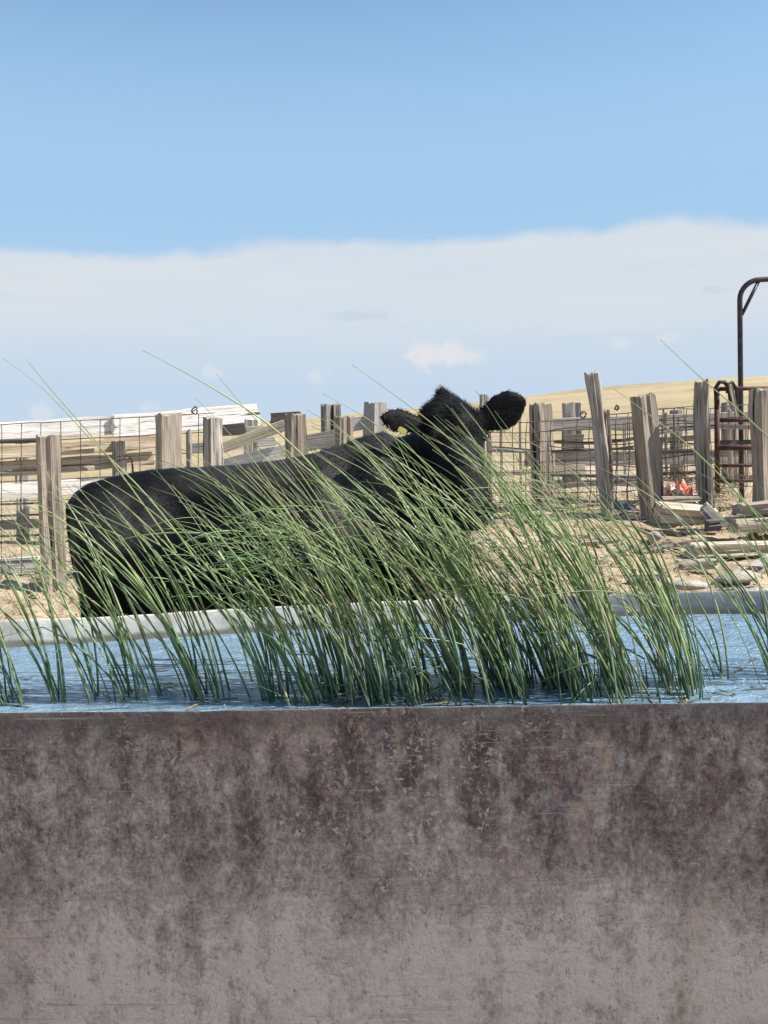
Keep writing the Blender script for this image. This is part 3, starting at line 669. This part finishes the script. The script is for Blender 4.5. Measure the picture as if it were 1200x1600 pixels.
# sparse dry grass tufts along the fences and on the slope behind
g = Geo()
for i in range(2600):
    if rnd.random() < .6: Y = rnd.uniform(6.6, 11); x = rnd.uniform(-.46, .46)*Y
    else: Y = rnd.uniform(11, 30); x = rnd.uniform(-.46, .46)*Y
    cl = noise.noise(Vector((x*.9, Y*.9, 6)))
    if cl < .05: continue
    z = ground_z(x, Y)-.005; h = rnd.uniform(.05, .16)*(1+.6*cl); lx = -rnd.uniform(.0, .6)*h; ly = rnd.uniform(-.3, .3)*h
    g.tube([(x, Y, z), (x+lx*.4, Y+ly*.4, z+h*.6), (x+lx, Y+ly, z+h)], [.003, .0022, .0008], 3, False)
setp(link('dry_grass', g.mesh('dry_grass'), None, M_STRAW), kind='stuff')

# ------------------------------------------------------------------ cow
def build_cow():
    LOC = Vector((-.46, 4.74, .25)); TILT = R(-6)
    g = Geo()
    def loft(rings, n=28, pear=0.0):
        """rings: (centre, half-width vector, half-height vector, exponent)"""
        o = len(g.v)
        for c, a, b, e in rings:
            for k in range(n):
                t = 2*pi*k/n; ct, st = cos(t), sin(t)
                x = math.copysign(abs(ct)**(2/e), ct); y = math.copysign(abs(st)**(2/e), st)
                g.v.append(Vector(c)+Vector(a)*x*(1-pear*y-(.10 if pear else 0)*max(0, y)**2)+Vector(b)*y)
        for i in range(len(rings)-1):
            for k in range(n):
                k2 = (k+1) % n; g.f.append((o+i*n+k, o+i*n+k2, o+(i+1)*n+k2, o+(i+1)*n+k))
        g.f.append(tuple(o+k for k in reversed(range(n)))); g.f.append(tuple(o+(len(rings)-1)*n+k for k in range(n)))
    def ell(c, r, rot=None):
        bm = bmesh.new(); bmesh.ops.create_icosphere(bm, subdivisions=3, radius=1); M = Matrix.Diagonal((*r, 1))
        if rot is not None: M = rot.to_4x4() @ M
        bm.transform(Matrix.Translation(c) @ M); g.add([q.co.copy() for q in bm.verts], [tuple(x.index for x in fc.verts) for fc in bm.faces]); bm.free()
    Y_ = Vector((0, 1, 0)); Z_ = Vector((0, 0, 1))
    T = [(-.965, 1.15, .84, .10), (-.945, 1.205, .70, .17), (-.88, 1.245, .62, .245), (-.74, 1.265, .60, .285), (-.56, 1.275, .57, .315), (-.40, 1.265, .545, .335), (-.2, 1.25, .52, .375), (.05, 1.245, .495, .40),
         (.28, 1.26, .485, .375), (.46, 1.295, .485, .33), (.58, 1.305, .49, .30), (.72, 1.28, .50, .275), (.84, 1.20, .54, .225), (.92, 1.10, .62, .15), (.96, 1.0, .74, .07)]
    loft([((x, 0, (a+b)/2), Y_*w, Z_*((a-b)/2), 2.35) for x, a, b, w in T], 36, .13)
    # hip bones, thigh, shoulder blade, brisket
    for s in (-1, 1):
        ell((-.88, s*.12, 1.05), (.08, .06, .09))
        ell((-.70, s*.19, .82), (.24, .13, .36)); ell((.60, s*.20, .90), (.17, .12, .36), Matrix.Rotation(R(-14), 3, 'Y')); ell((.84, s*.11, .80), (.12, .11, .18))
    ell((.84, 0, .66), (.13, .12, .16)); ell((.90, -.03, .98), (.12, .12, .26))
    # legs: chains of tapering rings
    def limb(ch, n=14):
        loft([(p, Vector((a, 0, 0)), Vector((0, b, 0)), 2) for p, a, b in ch], n)
    for s in (-1, 1):
        hx = .05*s
        limb([((-.70+hx, s*.19, .85), .17, .11), ((-.66+hx, s*.20, .66), .13, .09), ((-.72+hx, s*.20, .52), .085, .065), ((-.80+hx, s*.20, .42), .06, .05), ((-.81+hx, s*.20, .34), .045, .04), ((-.78+hx, s*.20, .18), .035, .035), ((-.76+hx, s*.20, .10), .045, .045), ((-.73+hx, s*.20, .04), .06, .055), ((-.72+hx, s*.20, 0), .07, .06)])
        fx = -.06*s
        limb([((.62+fx, s*.19, .80), .13, .09), ((.63+fx, s*.19, .62), .085, .07), ((.63+fx, s*.19, .46), .055, .05), ((.63+fx, s*.19, .38), .052, .05), ((.62+fx, s*.19, .30), .038, .036), ((.62+fx, s*.19, .16), .034, .034), ((.63+fx, s*.19, .09), .045, .045), ((.65+fx, s*.19, .04), .058, .055), ((.66+fx, s*.19, 0), .066, .06)])
    # tail
    tp = [Vector((-.92, .02, 1.20)), Vector((-.985, .02, 1.14)), Vector((-1.0, .02, .95)), Vector((-.99, .02, .7)), Vector((-.985, .02, .5)), Vector((-.98, .02, .36))]
    g.tube(tp, [.035, .032, .026, .022, .035, .012], 8)
    # neck, rising and turning towards the near side
    f_ = Vector((.11, -.56, -.82)).normalized()                      # muzzle direction
    lat = Vector((.88, .47, 0)).normalized(); lat = (lat - f_*lat.dot(f_)).normalized()     # towards the cow's left ear
    upn = lat.cross(f_).normalized()
    if upn.y > 0: upn = -upn                                         # face normal, out of the forehead
    poll = Vector((.93, -.16, 1.40))
    nk = [((.50, 0, .98), .23, .33, 0), ((.70, -.01, 1.02), .21, .32, .25), ((.83, -.05, 1.09), .18, .265, .5), ((.89, -.09, 1.21), .15, .185, .8), ((.93, -.12, 1.31), .125, .14, 1.0)]
    rings = []
    for i, (c, a, b, k) in enumerate(nk):
        nx_ = nk[min(i+1, len(nk)-1)][0]; pv = nk[max(i-1, 0)][0]; tt = (Vector(nx_)-Vector(pv)).normalized()
        side = (Vector((0, 1, 0))*(1-k*.5)+lat*k*.5); side = (side-tt*side.dot(tt)).normalized(); up = tt.cross(side)
        rings.append((c, side*a, up*b, 2.2))
    loft(rings, 28)
    # head
    HS = 1.15
    def hp(s, n=0, l=0): return poll + (f_*s + upn*n + lat*l)*HS
    H = [(-.035, .10, .075, -.06), (.02, .125, .105, -.055), (.09, .130, .118, -.055), (.17, .122, .120, -.06), (.25, .102, .112, -.065), (.33, .083, .097, -.068), (.41, .078, .085, -.066), (.47, .082, .078, -.064), (.515, .072, .064, -.066), (.54, .045, .04, -.068)]
    loft([(hp(s, n), lat*a*HS, upn*b*HS, 2.5) for s, a, b, n in H], 26)
    ell(hp(-.015, -.03), (.085, .065, .07)); ell(hp(-.06, -.03), (.04, .05, .06)); ell(hp(.12, .02, .0), (.09, .09, .10), Matrix((lat, upn, f_)).transposed())
    for s in (-1, 1):
        ell(hp(.15, .015, s*.108), (.035, .03, .03)); ell(hp(.25, -.10, s*.07), (.05, .05, .10), Matrix((lat, upn, f_)).transposed())
        ell(hp(.50, .0, s*.045), (.034, .03, .03))
    # ears
    def ear(root, tip, wide, nrm, w, th):
        root, tip = Vector(root), Vector(tip); ax = (tip-root); nrm = Vector(nrm); wide = Vector(wide); wide = (wide-ax*wide.dot(ax)/ax.length_squared).normalized(); nn_ = ax.cross(wide).normalized()
        rr = []
        for t, k in ((-.12, .28), (0, .34), (.15, .54), (.35, .84), (.55, 1.0), (.70, .96), (.84, .74), (.95, .42), (1.0, .15)):
            rr.append((root+ax*t, wide*w*k, nn_*(th*(.6+.4*k)), 2))
        loft(rr, 16)
    er = hp(.075, -.045, .105); ear(er, er+Vector((.27, .03, .115)), Vector((-.35, -.2, 1)), upn, .098, .018)
    el = hp(.075, -.04, -.105); ear(el, el+Vector((-.215, -.085, .07)), Vector((.25, .2, 1)), upn, .066, .018)
    me = g.mesh('cow_raw'); tmp = bpy.data.objects.new('cow_raw', me); col.objects.link(tmp)
    rm = tmp.modifiers.new('r', 'REMESH'); rm.mode = 'VOXEL'; rm.voxel_size = .013
    s_ = tmp.modifiers.new('s', 'SMOOTH'); s_.factor = .5; s_.iterations = 10
    dg = bpy.context.evaluated_depsgraph_get(); ev = tmp.evaluated_get(dg); body = bpy.data.meshes.new_from_object(ev)
    bpy.data.objects.remove(tmp); bpy.data.meshes.remove(me)
    body.name = 'cow'
    nv = len(body.vertices); co = np.empty(nv*3); body.vertices.foreach_get('co', co); co = co.reshape(-1, 3)
    body.polygons.foreach_set('use_smooth', [True]*len(body.polygons))
    no = np.empty(nv*3); body.vertices.foreach_get('normal', no); no = no.reshape(-1, 3)
    dsp = np.zeros(nv); ay = np.abs(co[:, 1])
    for (x, y, z, sx_, sz_, a) in ((-.54, .27, 1.13, .07, .05, .026), (-.36, .30, 1.06, .12, .09, -.040), (-.80, .16, 1.12, .07, .07, -.016), (-.88, .12, 1.04, .05, .06, .02), (-.62, .27, .86, .14, .20, .018), (-.45, .33, .74, .06, .16, -.022),
                                   (.56, .24, 1.12, .08, .16, .022), (.40, .34, .98, .07, .20, -.026), (.76, .24, .84, .08, .09, .024), (.70, .22, 1.05, .05, .16, -.018), (.0, .38, .72, .30, .15, .02)):
        dsp += a*np.exp(-((co[:, 0]-x)/sx_)**2-((co[:, 2]-z)/sz_)**2)*np.clip((ay-.05)/.1, 0, 1)
    rib = np.sin((co[:, 0]+.25*(co[:, 2]-.9))*2*np.pi/.095)*.0035*np.exp(-((co[:, 0]-.02)/.28)**2-((co[:, 2]-.9)/.2)**2)
    wr = np.array([noise.noise(Vector((p[0]*5, p[1]*5, p[2]*3)))*.006+noise.noise(Vector((p[0]*16, p[1]*9, p[2]*9)))*.0025 for p in co])
    co += no*(dsp+rib+wr*(co[:, 2] > .3))[:, None]; body.vertices.foreach_set('co', co.ravel()); body.update()
    # coat
    m, t, bs = newmat('black cattle coat'); vv = nd(t, 'ShaderNodeTexCoord').outputs['Object']
    n_ = noisen(t, vv, 3.2, 5, .6); nf = noisen(t, mapping(t, vv, (45, 90, 90)), 1.0, 5, .65)
    c = ramp(t, mth(t, 'ADD', mth(t, 'MULTIPLY', n_, .7), mth(t, 'MULTIPLY', nf, .3)), [(.35, (.003, .003, .0035)), (.55, (.006, .0055, .0055)), (.7, (.014, .011, .010))])
    # sheen painted into the coat, with sun-faded hair, over hips, loin and shoulder
    sheen_fade = None
    for (bx_, bz_, rx_, rz_, k_) in ((-.66, 1.06, .26, .17, .9), (.42, 1.08, .17, .26, .9), (-.10, 1.20, .45, .10, .55), (.62, 1.26, .16, .10, .5)):
        sp_ = nd(t, 'ShaderNodeSeparateXYZ'); t.links.new(vv, sp_.inputs[0])
        q_ = mth(t, 'ADD', mth(t, 'POWER', mth(t, 'ABSOLUTE', mth(t, 'DIVIDE', mth(t, 'SUBTRACT', sp_.outputs['X'], bx_), rx_)), 2), mth(t, 'POWER', mth(t, 'ABSOLUTE', mth(t, 'DIVIDE', mth(t, 'SUBTRACT', sp_.outputs['Z'], bz_), rz_)), 2))
        f1 = maprange(t, mth(t, 'ADD', q_, mth(t, 'MULTIPLY', mth(t, 'SUBTRACT', n_, .5), 2.5)), 1.3, .1, 0, k_)
        sheen_fade = f1 if sheen_fade is None else mth(t, 'MAXIMUM', sheen_fade, f1)
    c = mixc(t, mth(t, 'MULTIPLY', sheen_fade, maprange(t, nf, .3, .65, .5, 1)), c, (.070, .060, .054))
    t.links.new(c, bs.inputs['Base Color']); bs.inputs['Roughness'].default_value = .55; bs.inputs['Specular IOR Level'].default_value = .11
    bumpn(t, bs, mth(t, 'ADD', nf, mth(t, 'MULTIPLY', noisen(t, vv, 26, 4), .5)), .35, .010)
    cow = link('cow', body, None, m); cow.location = LOC; cow.rotation_euler = (0, TILT, 0)
    setp(cow, 'black cow standing behind the tank with its head turned and one yellow ear tag', 'cow')
    # hair: short blades over the coat, longer on poll and ears
    nf_ = len(body.polygons); cen = np.empty(nf_*3); body.polygons.foreach_get('center', cen); cen = cen.reshape(-1, 3)
    nrm = np.empty(nf_*3); body.polygons.foreach_get('normal', nrm); nrm = nrm.reshape(-1, 3)
    rg = np.random.RandomState(3); pl = np.array(poll)
    dh = np.linalg.norm(cen-pl, axis=1); isear = (np.linalg.norm(cen-np.array(er), axis=1) < .27) | (np.linalg.norm(cen-np.array(el), axis=1) < .24)
    isear &= (cen[:, 2] > 1.36)
    w = np.where(dh < .16, 4.0, np.where(isear, 4.0, np.where(dh < .55, 2.0, 1.0))) * np.where(cen[:, 2] > .45, 1, .1)
    idx = rg.choice(nf_, 62000, p=w/w.sum())
    c_ = cen[idx]+rg.normal(0, .005, (len(idx), 3)); n_ = nrm[idx]
    near = np.where(dh[idx] < .16, 1.0, 0.0); ee = np.where(isear[idx], 1.0, 0.0)
    ln = (.012+.010*rg.rand(len(idx))) + near*(.004+.040*rg.rand(len(idx))**4) - ee*.006 + 0*ee
    flow = np.tile(np.array([-.75, 0, -.55]), (len(idx), 1)); flow[(ee > .5) & (c_[:, 0] > pl[0])] = np.array([.27, .03, .115])*3; flow[(ee > .5) & (c_[:, 0] <= pl[0])] = np.array([-.235, -.09, .075])*3; flow[near > .5] = np.array([-.55, -.15, .55])
    d_ = flow + rg.normal(0, .35, (len(idx), 3)); d_ -= n_*(d_*n_).sum(1, keepdims=True); d_ /= np.linalg.norm(d_, axis=1, keepdims=True)+1e-6
    d_ = d_*.85+n_*(.26+.10*near[:, None]-.10*ee[:, None]*1.0); d_ /= np.linalg.norm(d_, axis=1, keepdims=True)
    sd = np.cross(d_, n_); sd /= np.linalg.norm(sd, axis=1, keepdims=True)+1e-6
    base = c_-n_*.002; v0 = base-sd*.0016; v1 = base+sd*.0016; v2 = base+d_*ln[:, None]
    V = np.stack([v0, v1, v2], 1).reshape(-1, 3)
    hm = bpy.data.meshes.new('hair'); hm.vertices.add(len(V)); hm.vertices.foreach_set('co', V.ravel())
    nt = len(idx); hm.loops.add(nt*3); hm.loops.foreach_set('vertex_index', np.arange(nt*3)); hm.polygons.add(nt)
    hm.polygons.foreach_set('loop_start', np.arange(nt)*3); hm.update(calc_edges=True); hm.validate()
    m2, t, bs = newmat('black hair'); gi = nd(t, 'ShaderNodeNewGeometry')
    t.links.new(ramp(t, gi.outputs['Random Per Island'], [(0, (.004, .0035, .004)), (.8, (.009, .0075, .007)), (1, (.026, .019, .016))]), bs.inputs['Base Color']); bs.inputs['Roughness'].default_value = .55; bs.inputs['Specular IOR Level'].default_value = .15
    h = link('hair', hm, cow, m2); h['kind'] = 'stuff'
    # eyes, nose pad, ear tag
    me_, t, bs = newmat('dark wet eye'); bs.inputs['Base Color'].default_value = (.008, .006, .005, 1); bs.inputs['Roughness'].default_value = .08
    mn, t, bs = newmat('damp nose'); bs.inputs['Base Color'].default_value = (.02, .018, .018, 1); bs.inputs['Roughness'].default_value = .3
    bumpn(t, bs, noisen(t, nd(t, 'ShaderNodeTexCoord').outputs['Object'], 160, 3), .5, .004)
    def sph(name, c, r, mat):
        bm = bmesh.new(); bmesh.ops.create_uvsphere(bm, u_segments=16, v_segments=10, radius=1); bm.transform(Matrix.Translation(c) @ Matrix((lat, upn, f_)).transposed().to_4x4() @ Matrix.Diagonal((*r, 1)))
        q = bpy.data.meshes.new(name); bm.to_mesh(q); bm.free(); q.polygons.foreach_set('use_smooth', [True]*len(q.polygons)); return link(name, q, cow, mat)
    for s in (-1, 1): sph('eye', hp(.16, .014, s*.117), (.015, .018, .02), me_)
    sph('nose_pad', hp(.515, -.045, 0), (.066, .04, .036), mn)
    for s in (-1, 1): sph('nostril', hp(.535, -.012, s*.04), (.014, .008, .012), me_)
    mt, t, bs = newmat('yellow tag plastic'); bs.inputs['Base Color'].default_value = (.75, .60, .16, 1); bs.inputs['Roughness'].default_value = .35
    bm = bmesh.new(); bmesh.ops.create_cube(bm, size=1); bmesh.ops.bevel(bm, geom=bm.edges[:], offset=.12, segments=2, affect='EDGES')
    c = el + Vector((-.12, -.085, -.005)); bm.transform(Matrix.Translation(c) @ Matrix.Rotation(R(35), 4, 'Y') @ Matrix.Diagonal((.042, .006, .026, 1)))
    q = bpy.data.meshes.new('ear_tag'); bm.to_mesh(q); bm.free(); link('ear_tag', q, cow, mt)
build_cow()

# ------------------------------------------------------------------ bulrushes
def stem(g, bx, by, Ln, a0, a1, pwr=1.0, az=0.0, r0=.005, n=4, seg=13, kink=None, jit=.0, r1=.0009, rnd=random):
    """One stem from the water, leaning a0 at the foot to a1 at the tip (radians from vertical) towards -x."""
    p = Vector((bx, by, WATER-.06)); pl = [p.copy()]; rr = [r0]; ds = Ln/seg; side = az
    for i in range(seg):
        s = (i+.5)/seg; a = a0+(a1-a0)*s**pwr
        if kink and s > kink[0]: a += kink[1]
        side += rnd.gauss(0, jit)
        d = Vector((-sin(a)*cos(side), sin(a)*sin(side), cos(a))); p = p+d*ds; pl.append(p.copy())
        t = (i+1)/seg; rr.append(max(r1, r0*(1-.25*t) if t < .5 else r0*(.875-(t-.5)*1.5)))
    g.tube(pl, rr, n, True, rnd.uniform(0, 3)); return pl
def blade(g, p0, d, Ln, w, droop, rnd, seg=8):
    """A flat strap leaf, folded slightly along the middle."""
    p = Vector(p0); d = Vector(d).normalized(); o = len(g.v); side = d.cross(Vector((0, 0, 1))).normalized()
    for i in range(seg+1):
        t = i/seg; ww = w*(1-t**2.2)*(.75+.25*min(1, t*4)); up = side.cross(d)
        g.v += [p-side*ww, p+up*ww*.35, p+side*ww]
        d = (d+Vector((0, 0, -droop/seg))).normalized(); p = p+d*(Ln/seg)
    for i in range(seg):
        for k in range(2): g.f.append((o+i*3+k, o+i*3+k+1, o+(i+1)*3+k+1, o+(i+1)*3+k))
rb = random.Random(21)
def foot(px, py):
    d = Fw + CR*((px-600)/FPX) + CU*((800-py)/FPX); return EYE + d*((WATER-EYE.z)/d.z)
def rnd_stem(g, px, py, Lm=1.15, rnd=rb, **kw):
    b = foot(px, py); Ln = Lm*min(1.2, rnd.uniform(.45, 1.18)+.12*rnd.random())
    a0 = R(rnd.uniform(-3, 19)); a1 = R(rnd.uniform(36, 74)); pwr = rnd.uniform(.7, 1.45)
    kw.setdefault('r0', rnd.uniform(.0021, .0041)+(.0016 if rnd.random() < .22 else 0)); kw.setdefault('az', R(rnd.gauss(2, 19)))
    kk = None
    # the wind keeps most tips below a common height: shorten a stem that would stand out above the others
    lim = lerp_tab([(0, 735), (200, 705), (300, 690), (420, 672), (520, 640), (600, 618), (700, 640), (780, 668), (860, 715), (960, 735), (1060, 690), (1200, 640)], px-260*Lm) + (rnd.uniform(-25, 15) if rnd.random() < .22 else rnd.uniform(10, 200)*rnd.random())
    for _ in range(12):
        am = a0+(a1-a0)/(pwr+1); tz = WATER-.06+Ln*cos(am)*.97; yy = 680+FPX*(EYE.z-tz)/b.y
        if yy > lim: break
        Ln *= .93
    if rnd.random() < .13: kk = (rnd.uniform(.45, .8), R(rnd.uniform(15, 55)))
    stem(g, b.x, b.y, Ln, a0, a1, pwr, kink=kk, jit=.03, rnd=rnd, **kw)
GR = 'bulrush clumps growing in the tank'
clumps = [(18, 24, 1092, 1104, 16, 1.0, 'bulrush clump at the far left of the tank, leaning out of the frame'),
          (92, 14, 1088, 1102, 11, 1.05, 'second bulrush clump from the left, in front of the tie post and sandy bank'),
          (205, 28, 1080, 1098, 18, 1.02, 'bulrush clump before the pale rim under the cow rump'),
          (150, 8, 1082, 1100, 6, 1.0, 'small bulrush clump just left of the cow rump edge'),
          (252, 8, 1080, 1090, 5, 1.05, 'sparse few bulrush stems between two denser clumps under the cow rump'),
          (325, 30, 1080, 1098, 24, 1.06, 'bulrush clump leaning across the cow hind flank'),
          (432, 24, 1080, 1102, 22, 1.1, 'bulrush clump standing at the right end of the clear pale rim'),
          (1085, 32, 1060, 1096, 18, 1.12, 'thin bulrush clump on the right margin of the dense bed'),
          (1128, 12, 1056, 1064, 6, .6, 'short sparse bulrush clump alone in the open blue water'),
          (1214, 16, 1050, 1075, 8, 1.2, 'bulrush clump cut by the right edge of the picture')]
for (cx, sp, y0, y1, n, Lm, lab) in clumps:
    root = empty('bulrush_clump', foot(cx, (y0+y1)/2), lab, 'bulrush', GR); g = Geo()
    for _ in range(n): rnd_stem(g, cx+rb.gauss(0, sp*.5), rb.uniform(y0, y1), Lm)
    g.v = [q-root.location for q in g.v]
    o = link('stems', g.mesh('stems'), root, M_REED); o['kind'] = 'stuff'
# the dense bed in the middle
g = Geo()
bed = [(470, 545, 1080, 1104, 42, 1.12), (545, 650, 1072, 1104, 62, 1.2), (640, 780, 1066, 1104, 64, 1.22), (770, 920, 1060, 1102, 112, 1.2), (890, 1010, 1058, 1098, 74, 1.12), (960, 1095, 1058, 1098, 36, 1.05), (1230, 1470, 1030, 1090, 30, 1.25)]
for (x0, x1, y0, y1, n, Lm) in bed:
    cs = [(rb.uniform(x0, x1), rb.uniform(y0, y1)) for _ in range(max(3, n//11))]
    for _ in range(n):
        if rb.random() < .65:
            c = rb.choice(cs); px, py = c[0]+rb.gauss(0, 8), c[1]+rb.gauss(0, 4)
        else: px, py = rb.uniform(x0, x1), rb.uniform(y0, y1)
        rnd_stem(g, px, min(1106, py), Lm*(1 if rb.random() < .75 else .62))
for _ in range(46):      # dead and snapped stems down among the green ones
    b = foot(rb.uniform(440, 1060), rb.uniform(1070, 1100)); stem(g, b.x, b.y, rb.uniform(.25, .6), R(rb.uniform(-10, 25)), R(rb.uniform(20, 70)), 1.0, R(rb.gauss(0, 40)), rb.uniform(.002, .004), kink=(rb.uniform(.3, .7), R(rb.uniform(25, 80))), jit=.05, rnd=rb)
setp(link('reeds', g.mesh('reeds'), None, M_REED), 'dense bed of wind-bent green bulrushes filling the middle of the tank', kind='stuff')
g = Geo()
for (px, py, n, l0, l1) in ((430, 870, 60, .10, .30), (350, 890, 8, .1, .22), (560, 790, 10, .12, .3), (860, 830, 44, .12, .32), (760, 900, 10, .1, .25), (640, 960, 8, .1, .2)):
    for _ in range(n):
        Y = rb.uniform(3.0, 3.5); p = P(px+rb.gauss(0, 48), py+rb.gauss(0, 36), Y)
        blade(g, p, (-1, rb.uniform(-.5, .4), rb.uniform(.05, .75)), rb.uniform(l0, l1), rb.uniform(.003, .007), rb.uniform(.2, 1.0), rb)
setp(link('reed_blades', g.mesh('reed_blades'), None, M_BLADE), 'pale green bent reed blades among the bulrushes', kind='stuff')
# tall single stems that stand out against the sky: (path in photo pixels, depth, label)
tall = [([(700, 1088), (672, 1000), (620, 900), (540, 790), (440, 680), (330, 605), (222, 547)], 3.15, .0068, 'longest bulrush stem, its tip highest against the sky left of the cow'),
        ([(360, 1085), (330, 980), (285, 880), (225, 790), (150, 690), (85, 615), (40, 560)], 3.1, .0042, 'bulrush stem crossing another in the sky at far left, steeper one'),
        ([(400, 1088), (370, 985), (310, 880), (230, 775), (150, 695), (70, 610), (5, 560)], 3.2, .0042, 'bulrush stem crossing another in the sky at far left, flatter one'),
        ([(905, 1085), (880, 960), (830, 850), (760, 750), (690, 675), (620, 620), (550, 570)], 3.1, .0042, 'bulrush stem whose tip stands in the sky just left of the cow ears'),
        ([(1400, 1085), (1375, 960), (1330, 850), (1260, 745), (1170, 655), (1095, 590), (1032, 531)], 3.2, .0045, 'bulrush stem with its tip in the sky before the twisted log'),
        ([(1330, 1085), (1300, 985), (1240, 880), (1160, 780), (1080, 700), (1010, 645), (960, 608)], 3.2, .0044, 'bulrush stem crossing the tie post right of the leaning log'),
        ([(640, 1090), (615, 1000), (570, 905), (510, 800), (440, 700), (385, 640), (338, 585)], 3.3, .0040, 'bulrush stem with its tip just under the longest stem'),
        ([(560, 1090), (540, 1000), (500, 900), (450, 800), (400, 725), (350, 668), (306, 622)], 3.2, .0036, 'bulrush stem with its tip before the white plank end'),
        ([(880, 1090), (850, 990), (800, 890), (730, 790), (650, 710), (575, 655), (505, 615)], 3.25, .0045, 'bulrush stem with its tip between two square posts left of the cow ears')]
for (path, Y, r0, lab) in tall:
    p3 = [P(a, b, Y+.10*sin(i*.6)) for i, (a, b) in enumerate(path)]
    dense = []
    for i in range(len(p3)-1):
        a, b, c, d = p3[max(i-1, 0)], p3[i], p3[i+1], p3[min(i+2, len(p3)-1)]
        for k in range(4):
            t = k/4; dense.append(.5*((2*b)+(c-a)*t+(2*a-5*b+4*c-d)*t*t+(3*b-a-3*c+d)*t**3))
    dense.append(p3[-1]); g = Geo(); n = len(dense); b0 = dense[0].copy()
    g.tube([q-b0 for q in dense], [max(.0009, r0*(1-.9*(i/(n-1))**1.6)) for i in range(n)], 6)
    o = link('bulrush', g.mesh('bulrush'), None, M_REED); o.location = b0; setp(o, lab, 'bulrush', 'tall single bulrush stems')
g = Geo()
for _ in range(420):
    px = rb.uniform(-20, 1220); q = foot(px, 1030+75*rb.random()**.6); 
    if noise.noise(Vector((q.x*2.5, q.y*4, 3))) < -.05: continue
    a = rb.uniform(0, pi); l = rb.uniform(.006, .05); w_ = rb.uniform(.002, .006); d = Vector((cos(a), sin(a), 0)); e = Vector((-sin(a), cos(a), 0)); q.z = WATER+.002+rb.uniform(0, .002)
    g.add([q-d*l-e*w_*.4, q-e*w_, q+d*l-e*w_*.3, q+d*l+e*w_*.4, q+e*w_+Vector((0, 0, .003)), q-d*l+e*w_*.5], [(0, 1, 4, 5), (1, 2, 3, 4)])
setp(link('floating_debris', g.mesh('floating_debris', False), None, plant_mat('sodden leaf bits', [(0, (.05, .05, .03)), (.6, (.14, .13, .06)), (1, (.36, .32, .2))], .1, .5)), kind='stuff')
# broken dry stems floating
for i, (x1, y1, x2, y2, lab) in enumerate([(505, 1092, 590, 1082, 'dry pale reed stalk floating by the near rim'), (452, 1106, 437, 1060, 'pale dry reed stalk standing broken at the near rim'), (690, 1010, 678, 975, 'short dry yellow stalk caught among the bulrushes')]):
    A, B = foot(x1, y1), (foot(x2, y2) if i == 0 else P(x2, y2, foot(x1, min(y1, 1104)).y+.03)); A.z += .006; B.z += .006
    g = Geo(); g.tube([Vector((0, 0, 0)), (B-A)*.5+Vector((0, 0, .004)), B-A], [.004, .0045, .002], 5); o = link('dry_stalk', g.mesh('dry_stalk'), None, M_STRAW); o.location = A; setp(o, lab, 'reed stalk')
